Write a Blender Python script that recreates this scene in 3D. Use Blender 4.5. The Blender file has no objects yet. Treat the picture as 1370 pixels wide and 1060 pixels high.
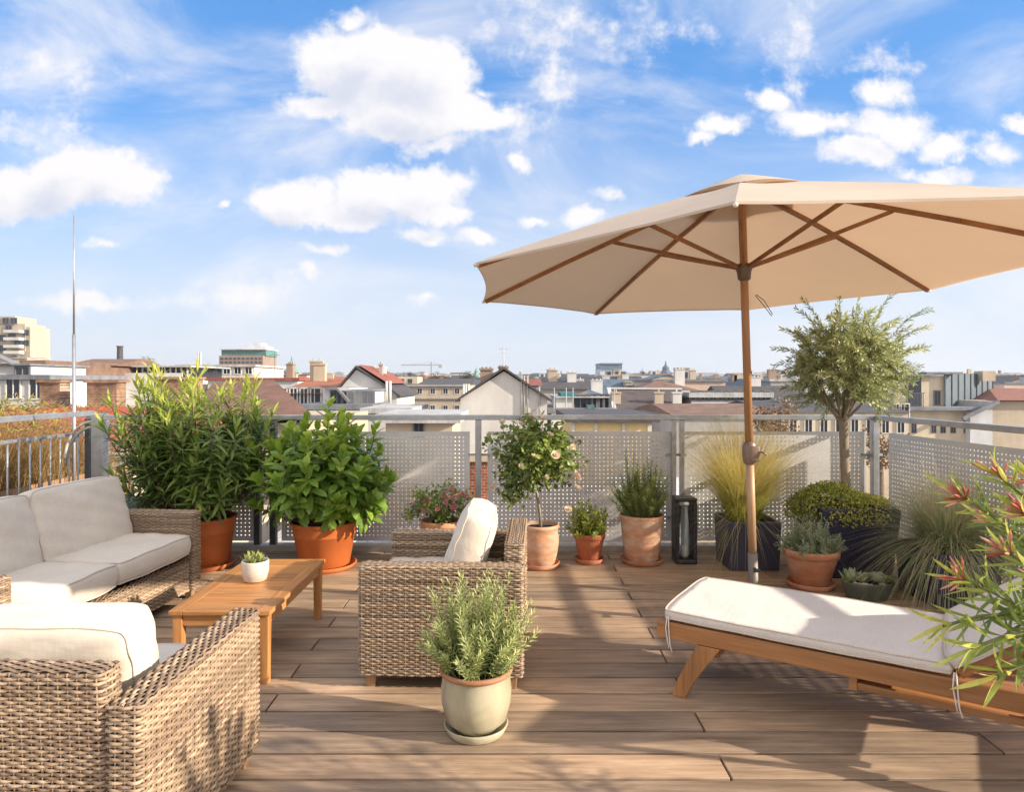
import bpy, bmesh, math, random
import numpy as np
from mathutils import Vector, Matrix, Euler
random.seed(7); RS = np.random.RandomState(7)
R = math.radians; PI = math.pi
scene = bpy.context.scene
col = scene.collection
F, HX, HY, EYE = 900.0, 685.0, 512.0, 1.4
def W(px, py, D): return Vector(((px-HX)/F*D, D, EYE-(py-HY)/F*D))
def WX(px, D): return (px-HX)/F*D
def WZ(py, D): return EYE-(py-HY)/F*D

# ------------------------------------------------------------------ materials
def mat(name):
    m = bpy.data.materials.new(name); m.use_nodes = True
    nt = m.node_tree; b = nt.nodes['Principled BSDF']
    return m, nt, b
def nn(nt, t, **kw):
    n = nt.nodes.new(t)
    for k, v in kw.items(): setattr(n, k, v)
    return n
def ramp(nt, fac, cols):
    r = nn(nt, 'ShaderNodeValToRGB'); e = r.color_ramp.elements
    while len(e) < len(cols): e.new(.5)
    for i, (p, c) in enumerate(cols):
        e[i].position = p; e[i].color = (*c, 1)
    nt.links.new(fac, r.inputs[0]); return r.outputs[0]
def noise(nt, vec, scale, detail=4, rough=.55, stretch=None):
    if stretch:
        mp = nn(nt, 'ShaderNodeMapping'); mp.inputs['Scale'].default_value = stretch
        nt.links.new(vec, mp.inputs[0]); vec = mp.outputs[0]
    n = nn(nt, 'ShaderNodeTexNoise'); n.inputs['Scale'].default_value = scale
    n.inputs['Detail'].default_value = detail; n.inputs['Roughness'].default_value = rough
    nt.links.new(vec, n.inputs['Vector']); return n.outputs[0]
def coords(nt, which='Object'): return nn(nt, 'ShaderNodeTexCoord').outputs[which]
def bump(nt, b, h, strength=.3, dist=.01):
    u = nn(nt, 'ShaderNodeBump'); u.inputs['Strength'].default_value = strength; u.inputs['Distance'].default_value = dist
    nt.links.new(h, u.inputs['Height']); nt.links.new(u.outputs[0], b.inputs['Normal'])
def mixc(nt, fac, a, b_, mode='MIX'):
    m = nn(nt, 'ShaderNodeMix', data_type='RGBA', blend_type=mode)
    for s, v in ((m.inputs[0], fac), (m.inputs[6], a), (m.inputs[7], b_)):
        if isinstance(v, (int, float)): s.default_value = v
        elif isinstance(v, tuple): s.default_value = (*v, 1)
        else: nt.links.new(v, s)
    return m.outputs[2]
def simple(name, c, rough=.7, var=.25, scale=6, bs=.15, bd=.004, metal=0, stretch=None, spec=.5, detail=5):
    """a base colour broken up by two noises, with a matching bump"""
    m, nt, b = mat(name); v = coords(nt)
    n1 = noise(nt, v, scale, detail, .6, stretch)
    lo = tuple(x*(1-var) for x in c); hi = tuple(min(1, x*(1+var)) for x in c)
    cc = ramp(nt, n1, [(.3, lo), (.7, hi)])
    nt.links.new(cc, b.inputs['Base Color']); b.inputs['Roughness'].default_value = rough
    b.inputs['Metallic'].default_value = metal; b.inputs['Specular IOR Level'].default_value = spec
    if bs: bump(nt, b, noise(nt, v, scale*9, 3, .6, stretch), bs, bd)
    return m
def bricks(name, c, sc=5):
    m, nt, b = mat(name); v = coords(nt); mp = nn(nt, 'ShaderNodeMapping'); mp.inputs['Rotation'].default_value = (R(90), 0, 0); nt.links.new(v, mp.inputs[0])
    w_ = nn(nt, 'ShaderNodeTexBrick'); w_.inputs['Scale'].default_value = sc; w_.inputs['Mortar Size'].default_value = .025
    w_.inputs['Color1'].default_value = (*c, 1); w_.inputs['Color2'].default_value = (*[x*.55 for x in c], 1); w_.inputs['Mortar'].default_value = (.36, .31, .25, 1)
    nt.links.new(mp.outputs[0], w_.inputs[0]); cc = mixc(nt, .8, w_.outputs[0], ramp(nt, noise(nt, v, 3, 6, .7), [(.35, (.45, .42, .38)), (.65, (1.3, 1.25, 1.2))]), 'MULTIPLY')
    nt.links.new(cc, b.inputs['Base Color']); b.inputs['Roughness'].default_value = .9; return m
def wood(name, c1, c2, c3, axis, rough=.5, scale=9, bs=.15):
    m, nt, b = mat(name); v = coords(nt)
    st = [1, 1, 1]; st[axis] = .06
    at = nn(nt, 'ShaderNodeAttribute', attribute_name='v').outputs['Fac']
    ad = nn(nt, 'ShaderNodeVectorMath', operation='ADD'); nt.links.new(v, ad.inputs[0])
    cm = nn(nt, 'ShaderNodeCombineXYZ')
    mu = nn(nt, 'ShaderNodeMath', operation='MULTIPLY'); mu.inputs[1].default_value = 37.0
    nt.links.new(at, mu.inputs[0])
    for i in range(3): nt.links.new(mu.outputs[0], cm.inputs[i])
    nt.links.new(cm.outputs[0], ad.inputs[1]); vv = ad.outputs[0]
    g = noise(nt, vv, scale*6, 6, .65, tuple(st)); g2 = noise(nt, vv, scale, 3, .5, tuple(st))
    cc = ramp(nt, g, [(.3, c1), (.5, c2), (.72, c3)])
    k = ramp(nt, g2, [(.3, (.72, .72, .72)), (.7, (1.12, 1.1, 1.08))])
    cc = mixc(nt, 1.0, cc, k, 'MULTIPLY')
    k2 = ramp(nt, at, [(0, (.82, .82, .84)), (1, (1.1, 1.08, 1.05))])
    cc = mixc(nt, 1.0, cc, k2, 'MULTIPLY')
    nt.links.new(cc, b.inputs['Base Color']); b.inputs['Roughness'].default_value = rough
    bump(nt, b, g, bs, .002)
    return m
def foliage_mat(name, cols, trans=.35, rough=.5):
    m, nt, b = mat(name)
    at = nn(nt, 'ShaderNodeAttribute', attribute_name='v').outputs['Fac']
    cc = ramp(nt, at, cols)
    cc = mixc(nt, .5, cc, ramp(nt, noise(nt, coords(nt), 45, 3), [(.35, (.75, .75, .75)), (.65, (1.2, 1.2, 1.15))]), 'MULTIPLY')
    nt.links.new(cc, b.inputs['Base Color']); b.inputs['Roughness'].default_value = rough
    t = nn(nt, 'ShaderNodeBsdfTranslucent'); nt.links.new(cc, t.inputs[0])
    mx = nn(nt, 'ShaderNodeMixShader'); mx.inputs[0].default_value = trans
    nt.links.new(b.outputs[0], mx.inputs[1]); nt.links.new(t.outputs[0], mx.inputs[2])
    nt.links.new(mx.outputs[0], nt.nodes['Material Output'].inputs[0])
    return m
M = {}
def make_mats():
    # deck boards
    m, nt, b = mat('deck'); v = coords(nt)
    at = nn(nt, 'ShaderNodeAttribute', attribute_name='v').outputs['Fac']
    cm = nn(nt, 'ShaderNodeCombineXYZ'); mu = nn(nt, 'ShaderNodeMath', operation='MULTIPLY'); mu.inputs[1].default_value = 53
    nt.links.new(at, mu.inputs[0]); nt.links.new(mu.outputs[0], cm.inputs[0]); nt.links.new(mu.outputs[0], cm.inputs[2])
    ad = nn(nt, 'ShaderNodeVectorMath', operation='ADD'); nt.links.new(v, ad.inputs[0]); nt.links.new(cm.outputs[0], ad.inputs[1])
    g = noise(nt, ad.outputs[0], 38, 7, .62, (.07, 1, 1)); g2 = noise(nt, ad.outputs[0], 7, 4, .6, (.35, 1, 1)); g3 = noise(nt, v, 1.1, 4, .6)
    cc = ramp(nt, g, [(.28, (.235, .165, .108)), (.5, (.375, .272, .182)), (.75, (.50, .378, .262))])
    cc = mixc(nt, .75, cc, ramp(nt, g2, [(.3, (.6, .58, .57)), (.7, (1.25, 1.22, 1.2))]), 'MULTIPLY')
    cc = mixc(nt, .35, cc, ramp(nt, g3, [(.3, (.8, .82, .85)), (.7, (1.15, 1.12, 1.1))]), 'MULTIPLY')
    cc = mixc(nt, 1.0, cc, ramp(nt, at, [(0, (.74, .75, .78)), (.5, (.96, .95, .94)), (1, (1.14, 1.09, 1.05))]), 'MULTIPLY')
    nt.links.new(cc, b.inputs['Base Color'])
    nt.links.new(ramp(nt, g2, [(.3, (.5,)*3), (.7, (.72,)*3)]), b.inputs['Roughness'])
    wv = nn(nt, 'ShaderNodeTexWave', wave_type='BANDS', bands_direction='Y'); wv.inputs['Scale'].default_value = 22
    wv.inputs['Distortion'].default_value = .6; nt.links.new(v, wv.inputs[0])
    hh = mixc(nt, .35, g, wv.outputs[0]); bump(nt, b, hh, .35, .0025); M['deck'] = m
    # wicker
    m, nt, b = mat('wicker'); at = nn(nt, 'ShaderNodeAttribute', attribute_name='v').outputs['Fac']
    cc = ramp(nt, at, [(0, (.14, .09, .058)), (.5, (.29, .205, .135)), (1, (.47, .35, .235))])
    g = noise(nt, coords(nt), 60, 4, .6)
    cc = mixc(nt, .7, cc, ramp(nt, g, [(.3, (.7, .68, .66)), (.7, (1.15, 1.15, 1.15))]), 'MULTIPLY')
    nt.links.new(cc, b.inputs['Base Color']); b.inputs['Roughness'].default_value = .5
    bump(nt, b, noise(nt, coords(nt), 400, 2), .2, .001); M['wicker'] = m
    M['wickercore'] = simple('wicker_core', (.03, .02, .013), .9, .2)
    # cushion fabric
    for nm, c in (('cushion', (.64, .565, .47)), ('piping', (.58, .50, .41)), ('mattress', (.66, .61, .56))):
        m, nt, b = mat(nm); v = coords(nt)
        n1 = noise(nt, v, 3.5, 4, .6); cc = ramp(nt, n1, [(.3, tuple(x*.93 for x in c)), (.7, tuple(min(1, x*1.05) for x in c))])
        # crossed threads
        w1 = noise(nt, v, 260, 2, .5, (1, .08, .3)); w2 = noise(nt, v, 260, 2, .5, (.08, 1, .3))
        th = mixc(nt, .5, w1, w2)
        cc = mixc(nt, .5, cc, ramp(nt, th, [(.35, (.84, .83, .82)), (.65, (1.08, 1.08, 1.08))]), 'MULTIPLY')
        nt.links.new(cc, b.inputs['Base Color']); b.inputs['Roughness'].default_value = .92
        b.inputs['Sheen Weight'].default_value = .25
        wr = noise(nt, v, 9, 3, .5, (1, .45, 1)); u1 = nn(nt, 'ShaderNodeBump'); u1.inputs['Strength'].default_value = .6; u1.inputs['Distance'].default_value = .016
        nt.links.new(wr, u1.inputs['Height']); u2 = nn(nt, 'ShaderNodeBump'); u2.inputs['Strength'].default_value = .3; u2.inputs['Distance'].default_value = .001
        nt.links.new(th, u2.inputs['Height']); nt.links.new(u1.outputs[0], u2.inputs['Normal']); nt.links.new(u2.outputs[0], b.inputs['Normal'])
        M[nm] = m
    M['teak_x'] = wood('teak_along', (.36, .15, .045), (.50, .23, .075), (.60, .30, .11), 0, .42)
    M['teak_y'] = wood('teak_across', (.36, .15, .045), (.50, .23, .075), (.60, .30, .11), 1, .42)
    M['teak_z'] = wood('teak_up', (.36, .15, .045), (.50, .23, .075), (.60, .30, .11), 2, .42)
    M['lteak_x'] = wood('lounger_teak_along', (.27, .12, .042), (.38, .18, .068), (.46, .235, .10), 0, .42)
    M['lteak_y'] = wood('lounger_teak_across', (.27, .12, .042), (.38, .18, .068), (.46, .235, .10), 1, .42)
    M['lteak_z'] = wood('lounger_teak_up', (.27, .12, .042), (.38, .18, .068), (.46, .235, .10), 2, .42)
    M['foot'] = wood('foot_wood', (.22, .13, .07), (.34, .2, .11), (.42, .27, .15), 2, .6)
    M['ub_wood'] = wood('umbrella_wood', (.34, .17, .07), (.48, .25, .11), (.55, .30, .14), 2, .4)
    M['ub_rib'] = wood('umbrella_rib_wood', (.24, .10, .03), (.34, .15, .05), (.40, .19, .07), 0, .45)
    M['ub_pole'] = wood('umbrella_pole_wood', (.42, .25, .13), (.52, .33, .18), (.58, .38, .22), 2, .4)
    # canopy: thin cloth that lets light through
    m, nt, b = mat('canopy_cloth'); v = coords(nt)
    c = ramp(nt, noise(nt, v, 2.2, 4), [(.3, (.60, .515, .42)), (.7, (.66, .57, .47))])
    th = noise(nt, v, 350, 2)
    c = mixc(nt, .3, c, ramp(nt, th, [(.35, (.85,)*3), (.65, (1.1,)*3)]), 'MULTIPLY')
    nt.links.new(c, b.inputs['Base Color']); b.inputs['Roughness'].default_value = .95
    bump(nt, b, noise(nt, v, 5, 3), .25, .02)
    t = nn(nt, 'ShaderNodeBsdfTranslucent'); t.inputs[0].default_value = (.64, .42, .26, 1)
    mx = nn(nt, 'ShaderNodeMixShader'); mx.inputs[0].default_value = .31
    nt.links.new(b.outputs[0], mx.inputs[1]); nt.links.new(t.outputs[0], mx.inputs[2]); nt.links.new(mx.outputs[0], nt.nodes['Material Output'].inputs[0])
    M['canopy'] = m
    M['bronze'] = simple('bronze_metal', (.16, .12, .09), .4, .15, metal=.7)
    M['crank'] = simple('crank_plastic', (.20, .135, .095), .35, .1)
    M['steel'] = simple('galvanised_steel', (.42, .43, .44), .42, .16, 14, .1, .001, metal=.75)
    M['steel_dark'] = simple('dark_steel', (.10, .11, .13), .45, .15, 14, .1, .001, metal=.5)
    M['panel'] = simple('perforated_aluminium', (.68, .67, .66), .5, .09, 5, .05, .001, metal=.15)
    M['kerb'] = simple('kerb_concrete', (.50, .47, .43), .85, .15, 8)
    def terracotta(name, c, lime=.0, sc=5):
        m, nt, b = mat(name); v = coords(nt)
        n1 = noise(nt, v, sc*1.4, 6, .65); cc = ramp(nt, n1, [(.3, tuple(x*.85 for x in c)), (.7, tuple(x*1.08 for x in c))])
        if lime:
            n2 = noise(nt, v, sc, 6, .7, (1, 1, 2.2)); f = ramp(nt, n2, [(.42, (0,)*3), (.64, (lime,)*3)])
            cc = mixc(nt, f, cc, (.62, .50, .38))
        nt.links.new(cc, b.inputs['Base Color']); b.inputs['Roughness'].default_value = .8 if lime else .55
        bump(nt, b, noise(nt, v, 60, 4), .15, .002); return m
    M['plastic_pot'] = terracotta('orange_plastic_pot', (.50, .135, .032))
    M['terra'] = terracotta('terracotta', (.50, .19, .085), .35)
    M['terra_old'] = terracotta('terracotta_limed', (.56, .27, .14), .9)
    M['terra_red'] = terracotta('terracotta_red', (.42, .12, .05), .12)
    M['saucer_brown'] = terracotta('saucer_clay', (.40, .15, .065), .2)
    m, nt, b = mat('celadon_glaze'); v = coords(nt)
    sp = nn(nt, 'ShaderNodeSeparateXYZ'); nt.links.new(v, sp.inputs[0])
    n2 = noise(nt, v, 9, 5, .6, (1, 1, .5)); cc = ramp(nt, n2, [(.3, (.27, .245, .155)), (.5, (.40, .365, .25)), (.75, (.50, .45, .32))])
    nt.links.new(cc, b.inputs['Base Color']); b.inputs['Roughness'].default_value = .28; b.inputs['Coat Weight'].default_value = .4; b.inputs['Coat Roughness'].default_value = .15
    bump(nt, b, noise(nt, v, 12, 2, .5, (1, 1, 4)), .2, .004); M['celadon'] = m
    M['rimclay'] = terracotta('bare_clay_rim', (.34, .155, .075), .15)
    M['cream_pot'] = simple('cream_stoneware', (.55, .50, .43), .7, .12, 30, .3, .002, stretch=(1, 1, 3))
    M['green_pot'] = simple('grey_green_ceramic', (.085, .10, .07), .4, .25, 18, .3, .002, stretch=(1, 1, .4))
    M['navy'] = simple('anthracite_planter', (.045, .045, .07), .45, .2, 4, .12, .002)
    M['navy2'] = simple('dark_blue_planter', (.028, .030, .065), .4, .2, 4, .12, .002)
    M['soil'] = simple('soil', (.035, .022, .014), .95, .6, 60, 1, .02)
    M['black'] = simple('black_powdercoat', (.018, .019, .022), .5, .1)
    m, nt, b = mat('lantern_glass'); b.inputs['Base Color'].default_value = (.9, .95, .97, 1); b.inputs['Roughness'].default_value = .03
    b.inputs['Transmission Weight'].default_value = .95; b.inputs['IOR'].default_value = 1.1; M['glass'] = m
    M['bark'] = simple('bark', (.17, .13, .09), .9, .35, 25, .6, .01, stretch=(1, 1, .3))
    M['olivebark'] = simple('olive_bark', (.27, .22, .155), .9, .3, 20, .5, .008, stretch=(1, 1, .4))
    M['stem'] = simple('green_stem', (.16, .17, .06), .7, .3, 30)
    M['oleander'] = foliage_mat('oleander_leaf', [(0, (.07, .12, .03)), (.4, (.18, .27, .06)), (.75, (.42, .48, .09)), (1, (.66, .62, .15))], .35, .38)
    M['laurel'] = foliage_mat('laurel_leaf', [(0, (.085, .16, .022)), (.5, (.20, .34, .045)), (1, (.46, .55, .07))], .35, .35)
    M['rose'] = foliage_mat('rose_leaf', [(0, (.10, .13, .03)), (.5, (.19, .27, .055)), (.85, (.36, .41, .09)), (1, (.30, .18, .09))], .3, .45)
    M['basil'] = foliage_mat('basil_leaf', [(0, (.18, .25, .04)), (1, (.45, .50, .09))], .35, .5)
    M['rosemary'] = foliage_mat('rosemary_leaf', [(0, (.15, .20, .06)), (.6, (.33, .41, .13)), (1, (.52, .56, .21))], .35, .55)
    M['santolina'] = foliage_mat('pale_rosemary_leaf', [(0, (.20, .26, .10)), (.5, (.38, .44, .17)), (1, (.60, .62, .27))], .3, .55)
    M['lavender'] = foliage_mat('lavender_leaf', [(0, (.25, .32, .20)), (1, (.52, .58, .40))], .35, .6)
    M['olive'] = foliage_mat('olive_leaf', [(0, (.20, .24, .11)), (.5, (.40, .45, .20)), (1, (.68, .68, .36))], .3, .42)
    M['cover'] = foliage_mat('ground_cover_leaf', [(0, (.14, .20, .03)), (.5, (.42, .46, .07)), (1, (.66, .54, .11))], .3, .5)
    M['stipa'] = foliage_mat('golden_grass', [(0, (.26, .36, .06)), (.45, (.52, .50, .12)), (1, (.82, .60, .28))], .45, .5)
    M['festuca'] = foliage_mat('blue_grass', [(0, (.20, .29, .14)), (.55, (.38, .45, .24)), (.8, (.62, .48, .28)), (1, (.78, .62, .40))], .4, .5)
    M['drygrass'] = foliage_mat('dry_grass', [(0, (.22, .17, .06)), (.5, (.42, .27, .10)), (1, (.58, .38, .18))], .35, .6)
    M['succ'] = foliage_mat('succulent_leaf', [(0, (.27, .34, .17)), (.6, (.42, .50, .33)), (1, (.60, .46, .34))], .12, .4)
    M['succ_y'] = foliage_mat('yellow_succulent_leaf', [(0, (.20, .26, .06)), (1, (.48, .50, .18))], .25, .4)
    M['petal'] = foliage_mat('rose_petal', [(0, (.78, .52, .42)), (.5, (.88, .70, .55)), (1, (.92, .82, .66))], .35, .5)
    M['petal_pink'] = foliage_mat('pink_petal', [(0, (.55, .16, .18)), (1, (.80, .42, .40))], .35, .5)
    M['bud'] = foliage_mat('oleander_bud', [(0, (.50, .10, .08)), (.5, (.74, .28, .22)), (1, (.82, .46, .36))], .3, .45)
    M['pebble'] = simple('pebble', (.52, .44, .36), .7, .4, 12)
    M['tree'] = foliage_mat('far_tree_leaf', [(0, (.02, .032, .012)), (1, (.07, .085, .03))], .2, .6)
    M['tree_br'] = foliage_mat('far_brown_tree', [(0, (.12, .075, .04)), (1, (.26, .16, .09))], .2, .6)
    m, nt, b = mat('window_glass'); b.inputs['Base Color'].default_value = (.025, .03, .04, 1); b.inputs['Roughness'].default_value = .12; M['pane'] = m
    M['sleeve'] = simple('sleeve_metal', (.20, .17, .14), .5, .15)
    M['hedge'] = foliage_mat('hedge_leaf', [(0, (.10, .12, .03)), (.5, (.26, .24, .05)), (1, (.46, .32, .08))], .3, .5)
    M['boxgrey'] = simple('matt_grey', (.10, .11, .12), .7, .15)
    M['rope'] = simple('white_cord', (.7, .67, .62), .9, .1)
make_mats()
def plaster(c, key, var=.14):
    if key not in M:
        m, nt, b = mat(key); v = coords(nt)
        n1 = noise(nt, v, .55, 7, .65); n2 = noise(nt, v, .35, 5, .7, (1.6, 1.6, .22))
        cc = ramp(nt, n1, [(.3, tuple(x*(1-var) for x in c)), (.7, tuple(min(1, x*(1+var*.6)) for x in c))])
        cc = mixc(nt, .5, cc, ramp(nt, n2, [(.3, (.72, .70, .67)), (.6, (1.05, 1.05, 1.05))]), 'MULTIPLY')
        nt.links.new(cc, b.inputs['Base Color']); b.inputs['Roughness'].default_value = .9
        M[key] = m
    return M[key]
def tiles(c, key, sc=3.2, metal=False):
    if key not in M:
        m, nt, b = mat(key); v = coords(nt)
        n1 = noise(nt, v, 1.2, 6, .65)
        cc = ramp(nt, n1, [(.28, tuple(x*.62 for x in c)), (.5, c), (.75, tuple(min(1, x*1.35) for x in c))])
        w = nn(nt, 'ShaderNodeTexBrick') ; w.inputs['Scale'].default_value = sc
        w.inputs['Color1'].default_value = (1, 1, 1, 1); w.inputs['Color2'].default_value = (.78, .78, .78, 1); w.inputs['Mortar'].default_value = (.45, .45, .45, 1)
        w.inputs['Mortar Size'].default_value = .03
        nt.links.new(v, w.inputs[0]); cc = mixc(nt, .55, cc, w.outputs[0], 'MULTIPLY')
        nt.links.new(cc, b.inputs['Base Color']); b.inputs['Roughness'].default_value = .5 if metal else .85
        M[key] = m
    return M[key]

# ------------------------------------------------------------------ objects
def tagt(o, label, cat, group=None, kind=None):
    if label: o['label'] = label
    if cat: o['category'] = cat
    if group: o['group'] = group
    if kind: o['kind'] = kind
    return o
def thing(name, label, cat, loc=(0, 0, 0), rotz=0, group=None):
    o = bpy.data.objects.new(name, None); col.objects.link(o); o.empty_display_size = .1
    o.location = loc; o.rotation_euler = (0, 0, rotz)
    return tagt(o, label, cat, group)
class MB:
    """collects shapes and links them as ONE mesh"""
    def __init__(s): s.v = []; s.f = []; s.a = []; s.mi = []; s.cm = 0
    def add(s, vs, fs, a=.5):
        b = len(s.v); s.v.extend([tuple(x) for x in vs]); s.f.extend([tuple(i+b for i in f) for f in fs])
        s.a.extend([a]*len(vs) if isinstance(a, (int, float)) else list(a)); s.mi.extend([s.cm]*len(fs))
    def box(s, c, size, rot=None, a=None, taper=1.0):
        x, y, z = [q/2 for q in size]
        vs = [(-x*taper, -y*taper, -z), (x*taper, -y*taper, -z), (x*taper, y*taper, -z), (-x*taper, y*taper, -z), (-x, -y, z), (x, -y, z), (x, y, z), (-x, y, z)]
        m = (rot.to_matrix() if isinstance(rot, Euler) else rot) if rot is not None else None
        vs = [(m @ Vector(v) if m is not None else Vector(v)) + Vector(c) for v in vs]
        s.add(vs, [(0, 3, 2, 1), (4, 5, 6, 7), (0, 1, 5, 4), (1, 2, 6, 5), (2, 3, 7, 6), (3, 0, 4, 7)], random.random() if a is None else a)
    def b2(s, x0, x1, y0, y1, z0, z1, a=None): s.box(((x0+x1)/2, (y0+y1)/2, (z0+z1)/2), (x1-x0, y1-y0, z1-z0), None, a)
    def bar(s, p, q, w, h, up=(0, 0, 1), a=None):
        p, q = Vector(p), Vector(q); d = (q-p); L = d.length; d.normalize()
        sd = d.cross(Vector(up)); sd.normalize(); u = sd.cross(d)
        s.box((p+q)/2, (L, w, h), Matrix((d, -sd, u)).transposed(), a)
    def tube(s, pts, radii, seg=8, a=.5, cap=True):
        pts = [Vector(p) for p in pts]; n = len(pts)
        if isinstance(radii, (int, float)): radii = [radii]*n
        vs = []; prev = None
        for i, p in enumerate(pts):
            d = (pts[min(i+1, n-1)]-pts[max(i-1, 0)]); d.normalize()
            if prev is None:
                u = d.orthogonal().normalized()
            else:
                u = (prev - d*prev.dot(d)); u = u.normalized() if u.length > 1e-6 else d.orthogonal().normalized()
            prev = u; w = d.cross(u)
            for k in range(seg):
                t = 2*PI*k/seg; vs.append(p+(u*math.cos(t)+w*math.sin(t))*radii[i])
        fs = [(i*seg+k, i*seg+(k+1) % seg, (i+1)*seg+(k+1) % seg, (i+1)*seg+k) for i in range(n-1) for k in range(seg)]
        if cap: fs += [tuple(range(seg-1, -1, -1)), tuple((n-1)*seg+k for k in range(seg))]
        s.add(vs, fs, a)
    def lathe(s, prof, seg=32, c=(0, 0, 0), sx=1, sy=1, wob=0, a=.5):
        vs = []; c = Vector(c)
        for (r, z) in prof:
            for k in range(seg):
                t = 2*PI*k/seg; rr = r*(1+wob*math.sin(3*t+z*9))
                vs.append(c+Vector((rr*math.cos(t)*sx, rr*math.sin(t)*sy, z)))
        n = len(prof)
        fs = [(i*seg+k, i*seg+(k+1) % seg, (i+1)*seg+(k+1) % seg, (i+1)*seg+k) for i in range(n-1) for k in range(seg)]
        s.add(vs, fs, a)
    def blade(s, p, d, n, L, wd, bend=.2, k=3, fold=.2, a=.5, kind=0, tipa=None):
        d = d.normalized(); n = (n-d*n.dot(d));
        if n.length < 1e-5: n = d.orthogonal()
        n.normalize(); sd = d.cross(n)
        vs = []; st = []; at = []
        for i in range(k+1):
            t = i/k; c = p+d*(L*t*(1-.3*abs(bend)*t)) - n*(bend*L*t*t)
            w = wd*.5*((math.sin(PI*min(1, t*.92+.06))**.8) if kind == 0 else (1-t)**.6 if kind == 1 else math.sin(PI*min(1, .1+t*.75))**.6)
            av = a if tipa is None else a+(tipa-a)*t
            if i == k: st.append((len(vs),)); vs.append(c); at.append(av)
            elif i == 0 and kind != 1: st.append((0,)); vs.append(c); at.append(av)
            elif fold and kind != 1:
                st.append((len(vs), len(vs)+1, len(vs)+2)); vs += [c-sd*w+n*(fold*w), c, c+sd*w+n*(fold*w)]; at += [av]*3
            else:
                st.append((len(vs), len(vs)+1)); vs += [c-sd*w, c+sd*w]; at += [av]*2
        fs = []
        for A, B in zip(st[:-1], st[1:]):
            if len(A) == 1:
                for j in range(len(B)-1): fs.append((A[0], B[j+1], B[j]))
            elif len(B) == 1:
                for j in range(len(A)-1): fs.append((A[j], A[j+1], B[0]))
            else:
                for j in range(len(A)-1): fs.append((A[j], A[j+1], B[j+1], B[j]))
        s.add(vs, fs, at)
    def build(s, name, m, parent=None, smooth=False, bevel=0, loc=None):
        me = bpy.data.meshes.new(name); me.from_pydata(s.v, [], s.f)
        mats = m if isinstance(m, (list, tuple)) else [m]
        for mm in mats: me.materials.append(mm)
        if len(mats) > 1: me.polygons.foreach_set('material_index', s.mi)
        at = me.attributes.new('v', 'FLOAT', 'POINT'); at.data.foreach_set('value', s.a)
        if smooth: me.polygons.foreach_set('use_smooth', [True]*len(me.polygons))
        me.update()
        o = bpy.data.objects.new(name, me); col.objects.link(o)
        if parent: o.parent = parent
        if loc: o.location = loc
        if bevel:
            bv = o.modifiers.new('bevel', 'BEVEL'); bv.width = bevel; bv.segments = 2; bv.limit_method = 'ANGLE'; bv.angle_limit = R(40)
        return o
def obj(name, mb, m, parent=None, **k): return mb.build(name, m, parent, **k)
def copy_tree(o, parent=None):
    c = o.copy(); col.objects.link(c); c.parent = parent
    for ch in list(o.children): copy_tree(ch, c)
    return c
def structure(o): o['kind'] = 'structure'; return o
def tubeo(name, pts, r, m, parent, seg=8):
    b = MB(); b.tube(pts, r, seg); return b.build(name, m, parent, smooth=True)
def rv(): return Vector((random.gauss(0, 1), random.gauss(0, 1), random.gauss(0, 1))).normalized()

# ------------------------------------------------------------------ camera, light, sky
cam = bpy.data.cameras.new('camera'); co = bpy.data.objects.new('camera', cam); col.objects.link(co)
cam.sensor_width = 36; cam.lens = 36*F/1370; cam.clip_end = 40000; cam.clip_start = .05
cam.shift_y = (HY-530)/1370.0
co.location = (0, 0, EYE); co.rotation_euler = (R(90), 0, 0); scene.camera = co
LD = Vector((-1, .245, -.40)).normalized()          # the way the sunlight travels
sl = bpy.data.lights.new('sun', 'SUN'); sl.energy = 4.4; sl.angle = R(.6); sl.color = (1, .87, .70)
so = bpy.data.objects.new('sun', sl); col.objects.link(so); so.rotation_euler = LD.to_track_quat('-Z', 'Y').to_euler(); so.location = (20, -5, 12)
vs_ = scene.view_settings; vs_.view_transform = 'Standard'; vs_.look = 'None'; vs_.exposure = EXPO = 1.0; vs_.gamma = 1; vs_.use_curve_mapping = False
w = bpy.data.worlds.new('World'); scene.world = w; w.use_nodes = True
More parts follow.
